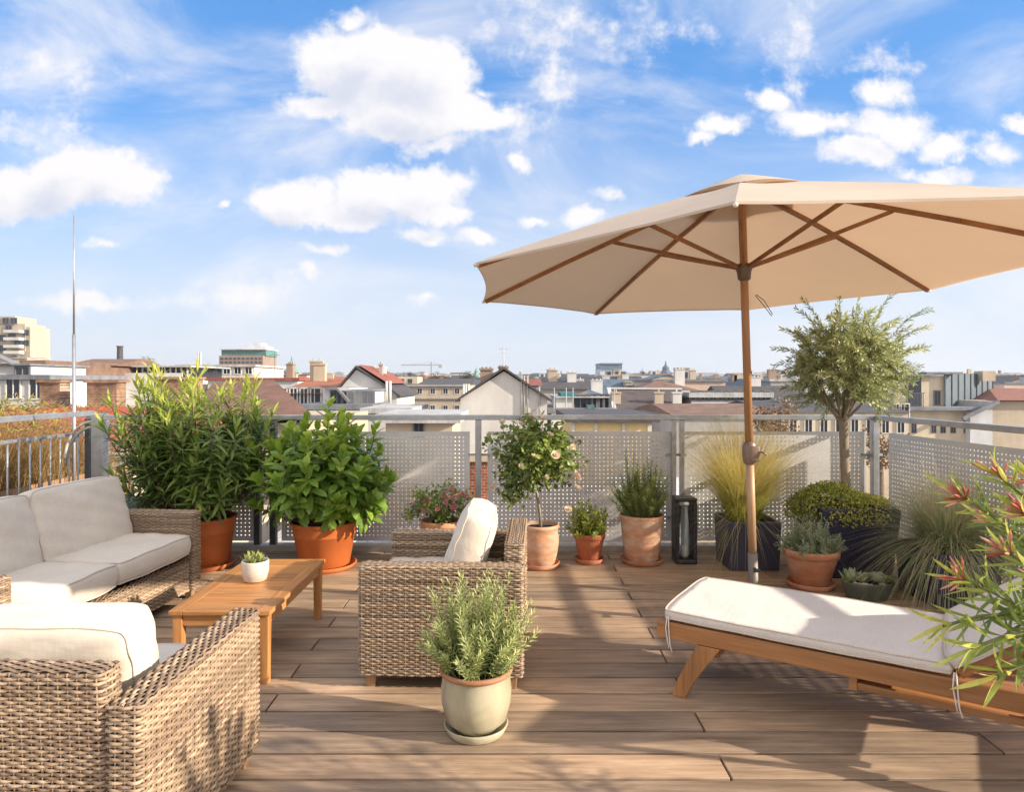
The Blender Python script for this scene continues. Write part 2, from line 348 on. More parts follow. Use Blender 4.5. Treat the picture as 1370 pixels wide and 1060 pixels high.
def sky_world():
    nt = w.node_tree; bg = nt.nodes['Background']
    sky = nn(nt, 'ShaderNodeTexSky', sky_type='NISHITA'); sky.sun_disc = False
    sky.sun_elevation = math.asin(-LD.z); sky.sun_rotation = math.atan2(-LD.x, -LD.y); sky.altitude = 200; sky.dust_density = .6; sky.ozone_density = 2.2; sky.air_density = 1.0
    hs = nn(nt, 'ShaderNodeHueSaturation'); hs.inputs['Saturation'].default_value = SKY_SAT; hs.inputs['Value'].default_value = SKY_VAL
    nt.links.new(sky.outputs[0], hs.inputs['Color'])
    # cloud field over sky directions: (u, v) = (x, z)/y
    g = bpy.data.node_groups.new('cloud_field', 'ShaderNodeTree')
    g.interface.new_socket('UV', in_out='INPUT', socket_type='NodeSocketVector'); g.interface.new_socket('D', in_out='OUTPUT', socket_type='NodeSocketFloat')
    gi = nn(g, 'NodeGroupInput'); go = nn(g, 'NodeGroupOutput')
    def wn(sc, det, amt):
        n = nn(g, 'ShaderNodeTexNoise'); n.inputs['Scale'].default_value = sc; n.inputs['Detail'].default_value = det; n.inputs['Roughness'].default_value = .58
        return n
    n1 = wn(7, 9, 1); g.links.new(gi.outputs[0], n1.inputs['Vector'])
    sub = nn(g, 'ShaderNodeVectorMath', operation='SUBTRACT'); sub.inputs[1].default_value = (.5, .5, .5); g.links.new(n1.outputs['Color'], sub.inputs[0])
    sc = nn(g, 'ShaderNodeVectorMath', operation='SCALE'); sc.inputs['Scale'].default_value = .10; g.links.new(sub.outputs[0], sc.inputs[0])
    ad = nn(g, 'ShaderNodeVectorMath', operation='ADD'); g.links.new(gi.outputs[0], ad.inputs[0]); g.links.new(sc.outputs[0], ad.inputs[1])
    P = ad.outputs[0]; last = None
    for (cx, cy, rx, ry, wt) in CLOUDS:
        s1 = nn(g, 'ShaderNodeVectorMath', operation='SUBTRACT'); g.links.new(P, s1.inputs[0]); s1.inputs[1].default_value = ((cx-HX)/F, (HY-cy)/F, 0)
        s2 = nn(g, 'ShaderNodeVectorMath', operation='MULTIPLY'); g.links.new(s1.outputs[0], s2.inputs[0]); s2.inputs[1].default_value = (F/rx, F/ry, 0)
        s3 = nn(g, 'ShaderNodeVectorMath', operation='LENGTH'); g.links.new(s2.outputs[0], s3.inputs[0])
        s4 = nn(g, 'ShaderNodeMath', operation='MULTIPLY_ADD'); g.links.new(s3.outputs['Value'], s4.inputs[0]); s4.inputs[1].default_value = -wt; s4.inputs[2].default_value = wt
        if last is None: last = s4.outputs[0]
        else:
            mx = nn(g, 'ShaderNodeMath', operation='SMOOTH_MAX'); g.links.new(last, mx.inputs[0]); g.links.new(s4.outputs[0], mx.inputs[1]); mx.inputs[2].default_value = .15; last = mx.outputs[0]
    n2 = wn(13, 12, 1); g.links.new(gi.outputs[0], n2.inputs['Vector'])
    a = nn(g, 'ShaderNodeMath', operation='MULTIPLY_ADD'); g.links.new(n2.outputs[0], a.inputs[0]); a.inputs[1].default_value = 1.15; a.inputs[2].default_value = -.56
    lim = nn(g, 'ShaderNodeMath', operation='MULTIPLY'); g.links.new(last, lim.inputs[0]); lim.inputs[1].default_value = .92
    b0 = nn(g, 'ShaderNodeMath', operation='ADD'); g.links.new(a.outputs[0], b0.inputs[0]); g.links.new(lim.outputs[0], b0.inputs[1])
    n5 = wn(38, 10, 1); n5.inputs['Roughness'].default_value = .65; g.links.new(gi.outputs[0], n5.inputs['Vector'])
    a5 = nn(g, 'ShaderNodeMath', operation='MULTIPLY_ADD'); g.links.new(n5.outputs[0], a5.inputs[0]); a5.inputs[1].default_value = .75; a5.inputs[2].default_value = -.375
    b = nn(g, 'ShaderNodeMath', operation='ADD'); g.links.new(a5.outputs[0], b.inputs[0]); g.links.new(b0.outputs[0], b.inputs[1])
    g.links.new(b.outputs[0], go.inputs[0])
    tc = nn(nt, 'ShaderNodeTexCoord'); sp = nn(nt, 'ShaderNodeSeparateXYZ'); nt.links.new(tc.outputs['Generated'], sp.inputs[0])
    ab = nn(nt, 'ShaderNodeMath', operation='ABSOLUTE'); nt.links.new(sp.outputs[1], ab.inputs[0])
    mxx = nn(nt, 'ShaderNodeMath', operation='MAXIMUM'); nt.links.new(ab.outputs[0], mxx.inputs[0]); mxx.inputs[1].default_value = .15
    du = nn(nt, 'ShaderNodeMath', operation='DIVIDE'); dv = nn(nt, 'ShaderNodeMath', operation='DIVIDE')
    nt.links.new(sp.outputs[0], du.inputs[0]); nt.links.new(mxx.outputs[0], du.inputs[1]); nt.links.new(sp.outputs[2], dv.inputs[0]); nt.links.new(mxx.outputs[0], dv.inputs[1])
    uv = nn(nt, 'ShaderNodeCombineXYZ'); nt.links.new(du.outputs[0], uv.inputs[0]); nt.links.new(dv.outputs[0], uv.inputs[1])
    g1 = nn(nt, 'ShaderNodeGroup'); g1.node_tree = g; nt.links.new(uv.outputs[0], g1.inputs[0])
    off = nn(nt, 'ShaderNodeVectorMath', operation='ADD'); nt.links.new(uv.outputs[0], off.inputs[0]); off.inputs[1].default_value = (.022, .034, 0)
    g2 = nn(nt, 'ShaderNodeGroup'); g2.node_tree = g; nt.links.new(off.outputs[0], g2.inputs[0])
    dens = nn(nt, 'ShaderNodeMapRange', interpolation_type='SMOOTHSTEP'); nt.links.new(g1.outputs[0], dens.inputs[0]); dens.inputs[1].default_value = -.04; dens.inputs[2].default_value = .5
    shd = nn(nt, 'ShaderNodeMapRange', interpolation_type='SMOOTHSTEP'); nt.links.new(g2.outputs[0], shd.inputs[0]); shd.inputs[1].default_value = .25; shd.inputs[2].default_value = 1.5
    cc = mixc(nt, shd.outputs[0], CL_HI, CL_LO)
    # thin high streaks
    n3 = nn(nt, 'ShaderNodeTexNoise'); n3.inputs['Scale'].default_value = 2.0; n3.inputs['Detail'].default_value = 8; n3.inputs['Roughness'].default_value = .6; n3.inputs['Distortion'].default_value = .6
    mp = nn(nt, 'ShaderNodeMapping'); mp.inputs['Rotation'].default_value = (0, 0, R(25)); mp.inputs['Scale'].default_value = (1.0, 2.6, 1); mp.inputs['Location'].default_value = (.3, .8, 0)
    nt.links.new(uv.outputs[0], mp.inputs[0]); nt.links.new(mp.outputs[0], n3.inputs['Vector'])
    ci = nn(nt, 'ShaderNodeMapRange', interpolation_type='SMOOTHSTEP'); nt.links.new(n3.outputs[0], ci.inputs[0]); ci.inputs[1].default_value = .40; ci.inputs[2].default_value = .78; ci.inputs[4].default_value = .8
    # the paler air low over the city
    hz = nn(nt, 'ShaderNodeMapRange', interpolation_type='SMOOTHSTEP'); nt.links.new(dv.outputs[0], hz.inputs[0]); hz.inputs[1].default_value = .46; hz.inputs[2].default_value = -.02; hz.inputs[3].default_value = 0; hz.inputs[4].default_value = .95
    base = mixc(nt, .62, hs.outputs[0], BLUE)
    base = mixc(nt, hz.outputs[0], base, HORIZ)
    base = mixc(nt, ci.outputs[0], base, CL_HI)
    fin = mixc(nt, dens.outputs[0], base, cc)
    # added fill light: a warm white glow over the unseen sky behind the viewer
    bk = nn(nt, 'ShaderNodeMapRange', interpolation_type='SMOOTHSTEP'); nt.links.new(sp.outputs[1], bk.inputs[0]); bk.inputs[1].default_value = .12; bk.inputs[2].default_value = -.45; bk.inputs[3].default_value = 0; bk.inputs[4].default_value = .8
    fin = mixc(nt, bk.outputs[0], fin, SKY_FILL)
    up = nn(nt, 'ShaderNodeMapRange', interpolation_type='SMOOTHSTEP'); nt.links.new(sp.outputs[2], up.inputs[0]); up.inputs[1].default_value = .62; up.inputs[2].default_value = .9; up.inputs[3].default_value = 0; up.inputs[4].default_value = .7  # same added fill glow, over the unseen sky overhead
    fin = mixc(nt, up.outputs[0], fin, SKY_FILL)
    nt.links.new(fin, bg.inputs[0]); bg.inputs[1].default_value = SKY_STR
SKY_FILL = (6.5, 6.1, 5.9); SKY_STR = .12; SKY_SAT = 1.1; SKY_VAL = 1.05; BLUE = (.36, 1.5, 3.8)
CL_HI = (4.25, 4.15, 4.2); CL_LO = (3.0, 3.15, 3.7); HORIZ = (3.35, 3.6, 4.0)
CLOUDS = [(485, 85, 105, 66, 1.5), (560, 90, 85, 58, 1.5), (560, 145, 130, 52, 1.6), (425, 128, 65, 24, 1), (645, 155, 75, 32, 1.1), (590, 190, 60, 22, .7), (480, 20, 35, 18, .6),
    (400, 268, 72, 40, 1.3), (520, 254, 115, 44, 1.5), (455, 292, 95, 27, 1.2), (590, 285, 50, 20, 1),
    (75, 240, 110, 52, 1.5), (155, 238, 66, 46, 1.4), (20, 258, 70, 36, 1.3),
    (693, 222, 19, 15, .8), (777, 285, 32, 15, .8), (552, 320, 42, 17, .8), (637, 316, 36, 14, .8), (303, 270, 13, 10, .7), (716, 297, 20, 9, .7), (825, 258, 34, 17, .45),
    (110, 402, 90, 18, .75), (440, 338, 40, 10, .6), (420, 368, 24, 12, .6), (130, 328, 24, 8, .6), (575, 406, 20, 8, .5), (330, 395, 110, 24, .35), (640, 110, 25, 10, .5),
    (1180, 122, 40, 26, .9), (1190, 170, 75, 36, .9), (1090, 168, 75, 24, .85), (1150, 205, 60, 26, .85), (1262, 192, 62, 22, .8), (1335, 200, 50, 18, .7), (1030, 135, 34, 22, .9), (965, 168, 46, 17, .85), (935, 182, 20, 10, .8), (1365, 165, 20, 12, .7), (1240, 225, 70, 14, .6),
    (765, 40, 95, 60, .26), (740, 95, 30, 50, .3), (905, 42, 130, 20, .22), (1055, 60, 34, 60, .22), (40, 85, 120, 22, .22), (30, 170, 90, 40, .24), (700, 150, 50, 45, .3), (1180, 90, 80, 14, .15)]
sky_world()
# ================================================================== TERRACE
def deck():
    b = MB(); P = .164; off0 = 2.78-.164*.5        # rows laid along x
    k = -22
    while True:
        y0 = 2.78-.082+k*P
        if y0 > 5.55: break
        y0, y1 = y0+.0075, y0+P-.0075
        base = .775 if k % 2 == 0 else -1.05
        x = base-2.91*3
        while x < 7:
            b2x0, b2x1 = max(x+.0045, -4.2), min(x+2.91-.0045, 3.6)
            if b2x1 > b2x0+.01: b.b2(b2x0, b2x1, y0, min(y1, 5.56), -.028, random.uniform(-.0008, .0008), random.random())
            x += 2.91
        k += 1
    o = b.build('deck_boards', M['deck'], bevel=.0022); structure(o)
    b = MB(); b.b2(-4.2, 3.6, -.95, 5.62, -.20, -.03); structure(b.build('terrace_slab', M['wickercore']))
    b = MB(); b.b2(-3.44, 3.10, 5.575, 5.70, -.4, .045); structure(b.build('terrace_kerb', M['kerb']))
deck()
def perf(b, o, u, L, z0, z1, pitch=.0345, r=.0064, margin=.03):
    """sheet with punched holes from o along u, length L"""
    o = Vector(o); u = Vector(u).normalized(); nx = int((L-2*margin)/pitch); nz = int((z1-z0-2*margin)/pitch)
    mx = (L-nx*pitch)/2; mz = (z1-z0-nz*pitch)/2
    xs = [0]+[mx+i*pitch for i in range(nx+1)]+[L]; zs = [0]+[mz+i*pitch for i in range(nz+1)]+[z1-z0]
    vs = []; idx = {}
    for j, z in enumerate(zs):
        for i, x in enumerate(xs): idx[i, j] = len(vs); vs.append(o+u*x+Vector((0, 0, z0+z)))
    fs = []
    for j in range(len(zs)-1):
        for i in range(len(xs)-1):
            A, B_, C_, D_ = idx[i, j], idx[i+1, j], idx[i+1, j+1], idx[i, j+1]
            if 0 < i <= nx and 0 < j <= nz:
                cx = (xs[i]+xs[i+1])/2; cz = (zs[j]+zs[j+1])/2; h = []
                for q in range(8):
                    t = PI/8+q*PI/4-PI; h.append(len(vs)); vs.append(o+u*(cx+r*math.cos(t))+Vector((0, 0, z0+cz+r*math.sin(t))))
                # q 0..7 around from -157.5deg
                fs += [(A, h[1], h[0]), (A, B_, h[2], h[1]), (B_, h[3], h[2]), (B_, C_, h[4], h[3]), (C_, h[5], h[4]), (C_, D_, h[6], h[5]), (D_, h[7], h[6]), (D_, A, h[0], h[7])]
            else: fs.append((A, B_, C_, D_))
    b.add(vs, fs)
def panel(o, u, L, z0, z1, parent):
    b = MB(); perf(b, o, u, L, z0, z1); p = b.build('perforated_panel', M['panel'], parent)
    s = p.modifiers.new('thick', 'SOLIDIFY'); s.thickness = .002
    return p
def fences():
    D = 5.64
    t = thing('balustrade', 'long steel balustrade with perforated panels across the far end of the deck', 'railing', (0, D, 0))
    def post(x, y=0, h=1.085, w=.045, m='steel', parent=t):
        b = MB(); b.b2(x-w/2, x+w/2, y-.03, y+.03, .0, h); return b.build('post', M[m], parent, bevel=.003)
    b = MB(); b.b2(-3.42, 3.04, -.033, .033, 1.087, 1.128); b.build('handrail', M['steel'], t, bevel=.004)
    for (p0, p1) in ((255, 340), (374, 628), (652, 900), (917, 1163)):
        x0, x1 = WX(p0, D), WX(p1, D); panel((x0, .05, 0), (1, 0, 0), x1-x0, .06, .985, t)
    for px, w_, m in ((345, .05, 'steel_dark'), (366, .05, 'steel_dark'), (640, .05, 'steel'), (901, .035, 'steel'), (912, .035, 'steel'), (1170, .05, 'steel')): post(WX(px, D), 0, 1.085, w_, m)
    for px in (640, 906, 1170):
        for z in (.78, .25):
            b = MB(); b.b2(WX(px-14, D), WX(px+14, D), .033, .05, z, z+.02); b.build('bracket', M['steel'], t)
    # vertical bars of the open bay at the left end
    for i in range(8):
        x = WX(146+i*13.5, D); b = MB(); b.tube([(x, 0, .1), (x, 0, 1.04)], .006, 6); b.build('bar', M['steel'], t, smooth=True)
    for z in (1.03, .085): b = MB(); b.b2(-3.40, -2.55, -.012, .012, z, z+.02); b.build('cross_rail', M['steel'], t)
    # right-hand side
    q0 = Vector((3.05, 5.60, 0)); q1 = Vector((3.235, 2.35, 0)); u = (q1-q0); L = u.length; u.normalize()
    t2 = thing('balustrade', 'perforated steel balustrade running down the right side of the deck towards the camera', 'railing', q0)
    b = MB(); b.bar(Vector((0, 0, 1.107)), u*L+Vector((0, 0, 1.107)), .066, .041); b.build('handrail', M['steel'], t2, bevel=.004)
    s = .06
    while s < L-.4:
        l2 = min(1.55, L-s-.02); panel(u*s+Vector((.05, 0, 0)), u, l2, .06, .985, t2)
        pp = u*(s+l2+.03); b = MB(); b.box(pp+Vector((0, 0, .54)), (.05, .05, 1.085)); b.build('post', M['steel'], t2, bevel=.003); s += l2+.06
    # left-hand side
    t3 = thing('railing', 'galvanised railing with vertical bars along the left edge of the deck', 'railing', (-3.80, 3.0, 0))
    b = MB(); b.b2(-.03, .03, 0, 3.1, 1.10, 1.145); b.build('handrail', M['steel'], t3, bevel=.004)
    for z in (.94, .10): b = MB(); b.b2(-.012, .012, 0, 3.05, z, z+.025); b.build('cross_rail', M['steel'], t3, bevel=.002)
    y = .06
    while y < 3.05:
        b = MB(); b.tube([(0, y, .11), (0, y, .95)], .007, 6); b.build('bar', M['steel'], t3, smooth=True); y += .118
    for y in (.02, 1.5, 3.07):
        b = MB(); b.b2(-.03, .03, y-.03, y+.03, 0, 1.10); b.build('post', M['steel'], t3, bevel=.003)
    t4 = thing('gate_post', 'thick grey steel post with curved white pipes beside the lightning rod', 'post', (-3.50, 5.72, 0))
    b = MB(); b.b2(-.05, .05, -.05, .05, -.1, 1.135); b.build('post', M['steel'], t4, bevel=.004)
    b = MB(); b.b2(-.20, -.10, .10, .18, -.1, 1.09); b.build('side_post', M['steel_dark'], t4, bevel=.004)
    for k in range(2):
        pts = [(-.05-.24*math.sin(a)-.03*k, .06*k-.02, .74-.05*k+.33*math.cos(a)) for a in [i*PI/2/8 for i in range(9)]]
        b = MB(); b.tube(pts, .011, 8); b.build('curved_pipe', M['cream_pot'], t4, smooth=True)
    # lightning rod
    t5 = thing('lightning_rod', 'very tall thin grey lightning rod rising at the left railing into the sky', 'lightning rod', (WX(99, 6.25), 6.25, 0))
    top = WZ(288, 6.25); z1 = WZ(448, 6.25)
    b = MB(); b.tube([(0, 0, -.2), (0, 0, z1)], .0155, 8); b.build('pole', M['steel'], t5, smooth=True)
    b = MB(); b.tube([(0, 0, z1), (0, 0, top)], [.010, .006], 8); b.build('tip', M['steel'], t5, smooth=True)
    b = MB(); b.b2(-.03, .03, -.03, .03, .85, .92); b.build('clamp', M['steel_dark'], t5, bevel=.004)
    # grey storage box behind the sofa
    t6 = thing('storage_box', 'low dark grey storage box with a lid behind the sofa arm', 'box', (-3.03, 5.3, 0))
    b = MB(); b.b2(-.3, .3, -.2, .2, 0, .40); b.build('body', M['boxgrey'], t6, bevel=.02)
    b = MB(); b.b2(-.32, .32, -.22, .22, .402, .47); b.build('lid', M['boxgrey'], t6, bevel=.02)
    b = MB(); b.tube([(-.1, -.235, .43), (.1, -.235, .43)], .012, 8); b.build('handle', M['steel'], t6, smooth=True)
fences()

# ================================================================== WICKER SEATS
PIT, STK = .0102, .0255
def loop_pts(w_, d_, r):
    """rounded rectangle: list of (pos, normal), arc length"""
    n = max(1, int(2*(w_+d_)/(STK/4))); cor = [(w_/2-r, d_/2-r, 0), (-w_/2+r, d_/2-r, 90), (-w_/2+r, -d_/2+r, 180), (w_/2-r, -d_/2+r, 270)]
    segs = []
    for i, (cx, cy, a0) in enumerate(cor):
        segs.append(('a', cx, cy, a0, PI/2*r))
        nx = cor[(i+1) % 4]; a1 = R(a0+90)
        p = (cx+r*math.cos(a1), cy+r*math.sin(a1)); q = (nx[0]+r*math.cos(a1), nx[1]+r*math.sin(a1))
        segs.append(('l', p, q, a1, math.dist(p, q)))
    tot = sum(s[4] for s in segs); ns = max(2, 2*round(tot/STK/2)); N = ns*4
    P = []; Nn = []
    for i in range(N):
        s = tot*i/N
        for sg in segs:
            if s <= sg[4]+1e-9: break
            s -= sg[4]
        if sg[0] == 'a':
            a = R(sg[3])+s/r; P.append((sg[1]+r*math.cos(a), sg[2]+r*math.sin(a))); Nn.append((math.cos(a), math.sin(a)))
        else:
            t = s/sg[4]; P.append((sg[1][0]*(1-t)+sg[2][0]*t, sg[1][1]*(1-t)+sg[2][1]*t)); Nn.append((math.cos(sg[3]), math.sin(sg[3])))
    return np.array(P), np.array(Nn), ns
def strand_rows(b, P3, N3, up, rows, closed, amp=.0038, wd=.0096, th=.0030, ph=0):
    """P3, N3: arrays (n,3) path and outward normals at row 0; rows: list of offsets along up"""
    n = len(P3); prof = [(-.5, -.4), (-.36, .55), (0, 1.0), (.36, .55), (.5, -.4)]
    for j, h in enumerate(rows):
        w_ = amp*np.cos(PI*np.arange(n)/4+PI*(j+ph))
        jit = RS.uniform(-.0006, .0006, n)+.0011*np.sin(np.arange(n)*RS.uniform(.05, .16)+RS.uniform(0, 6)); th_ = th*RS.uniform(.8, 1.2)
        base = P3+np.outer(np.ones(n), up*h)+N3*w_[:, None]
        vs = np.concatenate([(base+np.outer(np.ones(n)*(a*wd), up)+np.outer(jit, up)+N3*(c*th_))[:, None, :] for a, c in prof], 1).reshape(-1, 3)
        fs = []
        m = n if closed else n-1
        for i in range(m):
            i2 = (i+1) % n
            for k in range(4): fs.append((i*5+k, i2*5+k, i2*5+k+1, i*5+k+1))
        bb = len(b.v); b.v.extend(map(tuple, vs)); b.f.extend([tuple(q+bb for q in f) for f in fs])
        tone = min(1, max(0, random.gauss(.52, .22))); b.a.extend(np.clip(tone+.16*np.sin(np.arange(len(vs))*RS.uniform(.004, .02)+RS.uniform(0, 6))+RS.normal(0, .07, len(vs)), 0, 1).tolist()); b.mi.extend([0]*len(fs))
def wicker_box(b, c, size, shear=0, r=.018, top=True):
    """woven box: strands run round the sides, and lengthwise over the top"""
    start = len(b.v); w_, d_, h_ = size
    P, N, ns = loop_pts(w_, d_, r); n = len(P)
    P3 = np.concatenate([P, np.zeros((n, 1))], 1); N3 = np.concatenate([N, np.zeros((n, 1))], 1)
    nr = int(h_/PIT); rows = [PIT*(i+.5) for i in range(nr)]
    strand_rows(b, P3, N3, np.array((0, 0, 1.)), rows, True)
    b.cm = 0
    for i in range(0, n, 4):     # stakes
        p = Vector((*P[i], 0)); nv = Vector((*N[i], 0)); sd = nv.cross(Vector((0, 0, 1)))
        vs = []
        for z in (0, h_-.002):
            for a, q in ((-.0026, -.003), (-.0013, .0006), (.0013, .0006), (.0026, -.003)): vs.append(p+sd*a+nv*q+Vector((0, 0, z)))
        b.add(vs, [(0, 4, 5, 1), (1, 5, 6, 2), (2, 6, 7, 3)], random.uniform(.35, .75))
    if top:
        lx = w_ >= d_; L_, Wd = (w_, d_) if lx else (d_, w_); m = max(8, int(round((L_-.01)/STK))*4)
        s = np.linspace(-L_/2+.004, L_/2-.004, m+1); ax = np.array((1., 0, 0)) if lx else np.array((0, 1., 0)); up = np.array((0, 1., 0)) if lx else np.array((1., 0, 0))
        drop = -np.clip((np.abs(s)-(L_/2-.012))/.008, 0, 1)**2*.006
        P3 = np.outer(s, ax)+np.array((0, 0, h_-.001)); P3[:, 2] += drop
        N3 = np.tile(np.array((0, 0, 1.)), (m+1, 1)); k = int((Wd-.004)/PIT)
        rows = [(-k/2+.5+i)*PIT for i in range(k)]
        strand_rows(b, P3, N3, up, rows, False)
    b.cm = 1; b.box((0, 0, h_/2-.002), (w_-.010, d_-.010, h_-.006), a=.2); b.cm = 0
    V = np.array(b.v[start:]); V[:, 0] += shear*V[:, 2]; V += np.array(c); b.v[start:] = list(map(tuple, V))
def pillow(size, puff=.55, n=12, round_=.05, seed=0, sag=0.0, bulge=.08, corner=.03):
    """cushion w x d x h centred at 0; h is the thickness"""
    rnd = random.Random(seed); w_, d_, h_ = size; bm = bmesh.new(); b = MB()
    def S(u, v, s):
        e = (max(0, (1-abs(u)**3.2))*max(0, (1-abs(v)**3.2)))**.55
        th = puff+(1-puff)*e
        k = 1-.035*(1-abs(v)**2)*0
        x = u*w_/2*(1-round_*(v*v)*(1 if abs(u) > .5 else .6)*.4); y = v*d_/2*(1-round_*(u*u)*.4)
        cr = 1-corner*abs(u*v)**7; x *= cr; y *= cr

        wr = .004*math.sin(5*u+seed)*math.sin(4*v+seed*2)+.0025*math.sin(13*u+7*v+seed)
        wr *= min(1, h_/.15)
        return (x, y, s*(h_/2*th+wr)-sag*e)
    vs = []; fs = []; ix = {}
    for s in (1, -1):
        for i in range(n+1):
            for j in range(n+1):
                ix[s, i, j] = len(vs); vs.append(S(-1+2*i/n, -1+2*j/n, s))
    for s in (1, -1):
        for i in range(n):
            for j in range(n):
                q = (ix[s, i, j], ix[s, i+1, j], ix[s, i+1, j+1], ix[s, i, j+1]); fs.append(q if s > 0 else q[::-1])
    ring = [(i, 0) for i in range(n)]+[(n, j) for j in range(n)]+[(i, n) for i in range(n, 0, -1)]+[(0, j) for j in range(n, 0, -1)]
    # side wall bulging outwards
    walls = 4
    rows_ = [[ix[1, *q] for q in ring]]
    for k in range(1, 5):
        row = []
        for (i, j) in ring:
            a = Vector(vs[ix[1, i, j]]); c = Vector(vs[ix[-1, i, j]]); m = a.lerp(c, k/5); ox = max(-1, min(1, m.x/(w_/2))); oy = max(-1, min(1, m.y/(d_/2)))
            m += Vector((ox**5, oy**5, 0))*h_*bulge*math.sin(PI*k/5); row.append(len(vs)); vs.append(tuple(m))
        rows_.append(row)
    rows_.append([ix[-1, *q] for q in ring])
    for ra, rb_ in zip(rows_[:-1], rows_[1:]):
        for k in range(len(ring)):
            k2 = (k+1) % len(ring); fs.append((ra[k], rb_[k], rb_[k2], ra[k2]))
    b.add(vs, fs)
    tops = [Vector(vs[ix[1, *q]]) for q in ring]; bots = [Vector(vs[ix[-1, *q]]) for q in ring]
    return b, tops, bots
def cushion(name, size, parent, loc, rot=(0, 0, 0), seed=1, m='cushion', puff=.55, pipes=True, sag=0):
    b, tops, bots = pillow(size, puff, 26, .05, seed, sag, .08, .05 if name == 'back_cushion' else .018)
    o = b.build(name, M[m], parent, smooth=True); o.location = loc; o.rotation_euler = rot
    if pipes:
        for t in (tops, bots):
            pb = MB(); pb.tube(t+[t[0]], .0036, 6, cap=False); pb.build('piping', M['piping'], o, smooth=True)
    return o
def seat(label, cat, loc, rotz, w_, d_, nc, name, seed, group=None, ch=.43, cn=.04, cz=.575, lean=-104):
    t = thing(name, label, cat, loc, rotz, group); ay = w_/2-.05; zb = .062
    for s in (1, -1):
        b = MB(); wicker_box(b, (0, s*ay, zb), (d_, .095, .50)); b.build('arm', [M['wicker'], M['wickercore']], t, smooth=True)
    b = MB(); wicker_box(b, (-d_/2+.075, 0, zb), (.085, w_-.205, .585), shear=-.06); b.build('backrest', [M['wicker'], M['wickercore']], t, smooth=True)
    b = MB(); wicker_box(b, (d_/2-.045, 0, zb), (.05, w_-.205, .20)); b.build('front_panel', [M['wicker'], M['wickercore']], t, smooth=True)
    b = MB(); b.b2(-d_/2+.12, d_/2-.075, -w_/2+.1, w_/2-.1, .22, .255); b.build('seat_frame', M['wickercore'], t)
    for sx in (1, -1):
        for sy in (1, -1):
            b = MB(); b.box((0, 0, .03), (.05, .05, .064), taper=.8); o = b.build('leg', M['foot'], t, bevel=.003); o.location = (sx*(d_/2-.05), sy*(w_/2-.05), 0)
    cw = (w_-.21)/nc; x0 = -d_/2+.13; sd = d_/2+.0-x0
    for i in range(nc):
        y = -(w_-.21)/2+cw*(i+.5)
        cushion('seat_cushion', (sd, cw-.006, .145), t, (x0+sd/2-.002, y, .364), seed=seed+i, puff=.82)
        cushion('back_cushion', (ch, cw-(cn if nc == 1 else .0), .20 if nc == 1 else .18), t, (x0+.150, y, cz+.008*i), (0, R(lean-2*i), R(3-6*i if nc > 1 else 2)), seed=seed+5+i, puff=.66)
    return t
seat('two-seat wicker sofa with cream cushions along the left railing', 'sofa', (-2.508, 3.658, 0), R(-5), 1.60, .80, 2, 'wicker_sofa', 3)
seat('wicker armchair seen side-on beyond the pale green herb pot', 'armchair', (-.31, 3.45, 0), R(177.6), .80, .75, 1, 'wicker_armchair', 11, 'wicker armchairs round the coffee table', .41, .04, .560, -109)
seat('wicker armchair seen from behind in the near left corner', 'armchair', (-1.345, 2.13, 0), R(88.3), .80, .76, 1, 'wicker_armchair', 21, 'wicker armchairs round the coffee table', .36, .10, .535, -103)

# ================================================================== COFFEE TABLE
def coffee():
    x0, x1, y0, y1, h = -1.585, -1.115, 3.10, 4.02, .345
    t = thing('coffee_table', 'slatted teak coffee table between the sofa and the armchair', 'table', ((x0+x1)/2, (y0+y1)/2, 0))
    w_, d_ = x1-x0, y1-y0
    b = MB(); fr = .065
    b.b2(-w_/2, -w_/2+fr, -d_/2, d_/2, h-.022, h); b.b2(w_/2-fr, w_/2, -d_/2, d_/2, h-.022, h); b.build('top_frame', M['teak_y'], t, bevel=.003)
    b = MB(); b.b2(-w_/2+fr+.001, w_/2-fr-.001, -d_/2, -d_/2+fr, h-.022, h-.0005); b.b2(-w_/2+fr+.001, w_/2-fr-.001, d_/2-fr, d_/2, h-.022, h-.0005); b.build('top_frame_end', M['teak_x'], t, bevel=.003)
    b = MB(); n = 15; s0 = -d_/2+fr+.004; p = (d_-2*fr-.004)/n
    for i in range(n): b.b2(-w_/2+fr+.002, w_/2-fr-.002, s0+i*p, s0+(i+1)*p-.007, h-.020, h-.002)
    b.build('slats', M['teak_x'], t, bevel=.0015)
    for ye in (-d_/2+.02, d_/2-.04): b = MB(); b.b2(-w_/2+.058, w_/2-.058, ye, ye+.02, h-.075, h-.023); b.build('end_apron', M['teak_x'], t, bevel=.002)
    for xe in (-w_/2+.02, w_/2-.04): b = MB(); b.b2(xe, xe+.02, -d_/2+.058, d_/2-.058, h-.075, h-.023); b.build('side_apron', M['teak_y'], t, bevel=.002)
    for sx in (1, -1):
        for sy in (1, -1):
            b = MB(); b.box((0, 0, (h-.023)/2), (.045, .045, h-.023), taper=.85); o = b.build('leg', M['teak_z'], t, bevel=.003); o.location = (sx*(w_/2-.035), sy*(d_/2-.035), 0)
coffee()

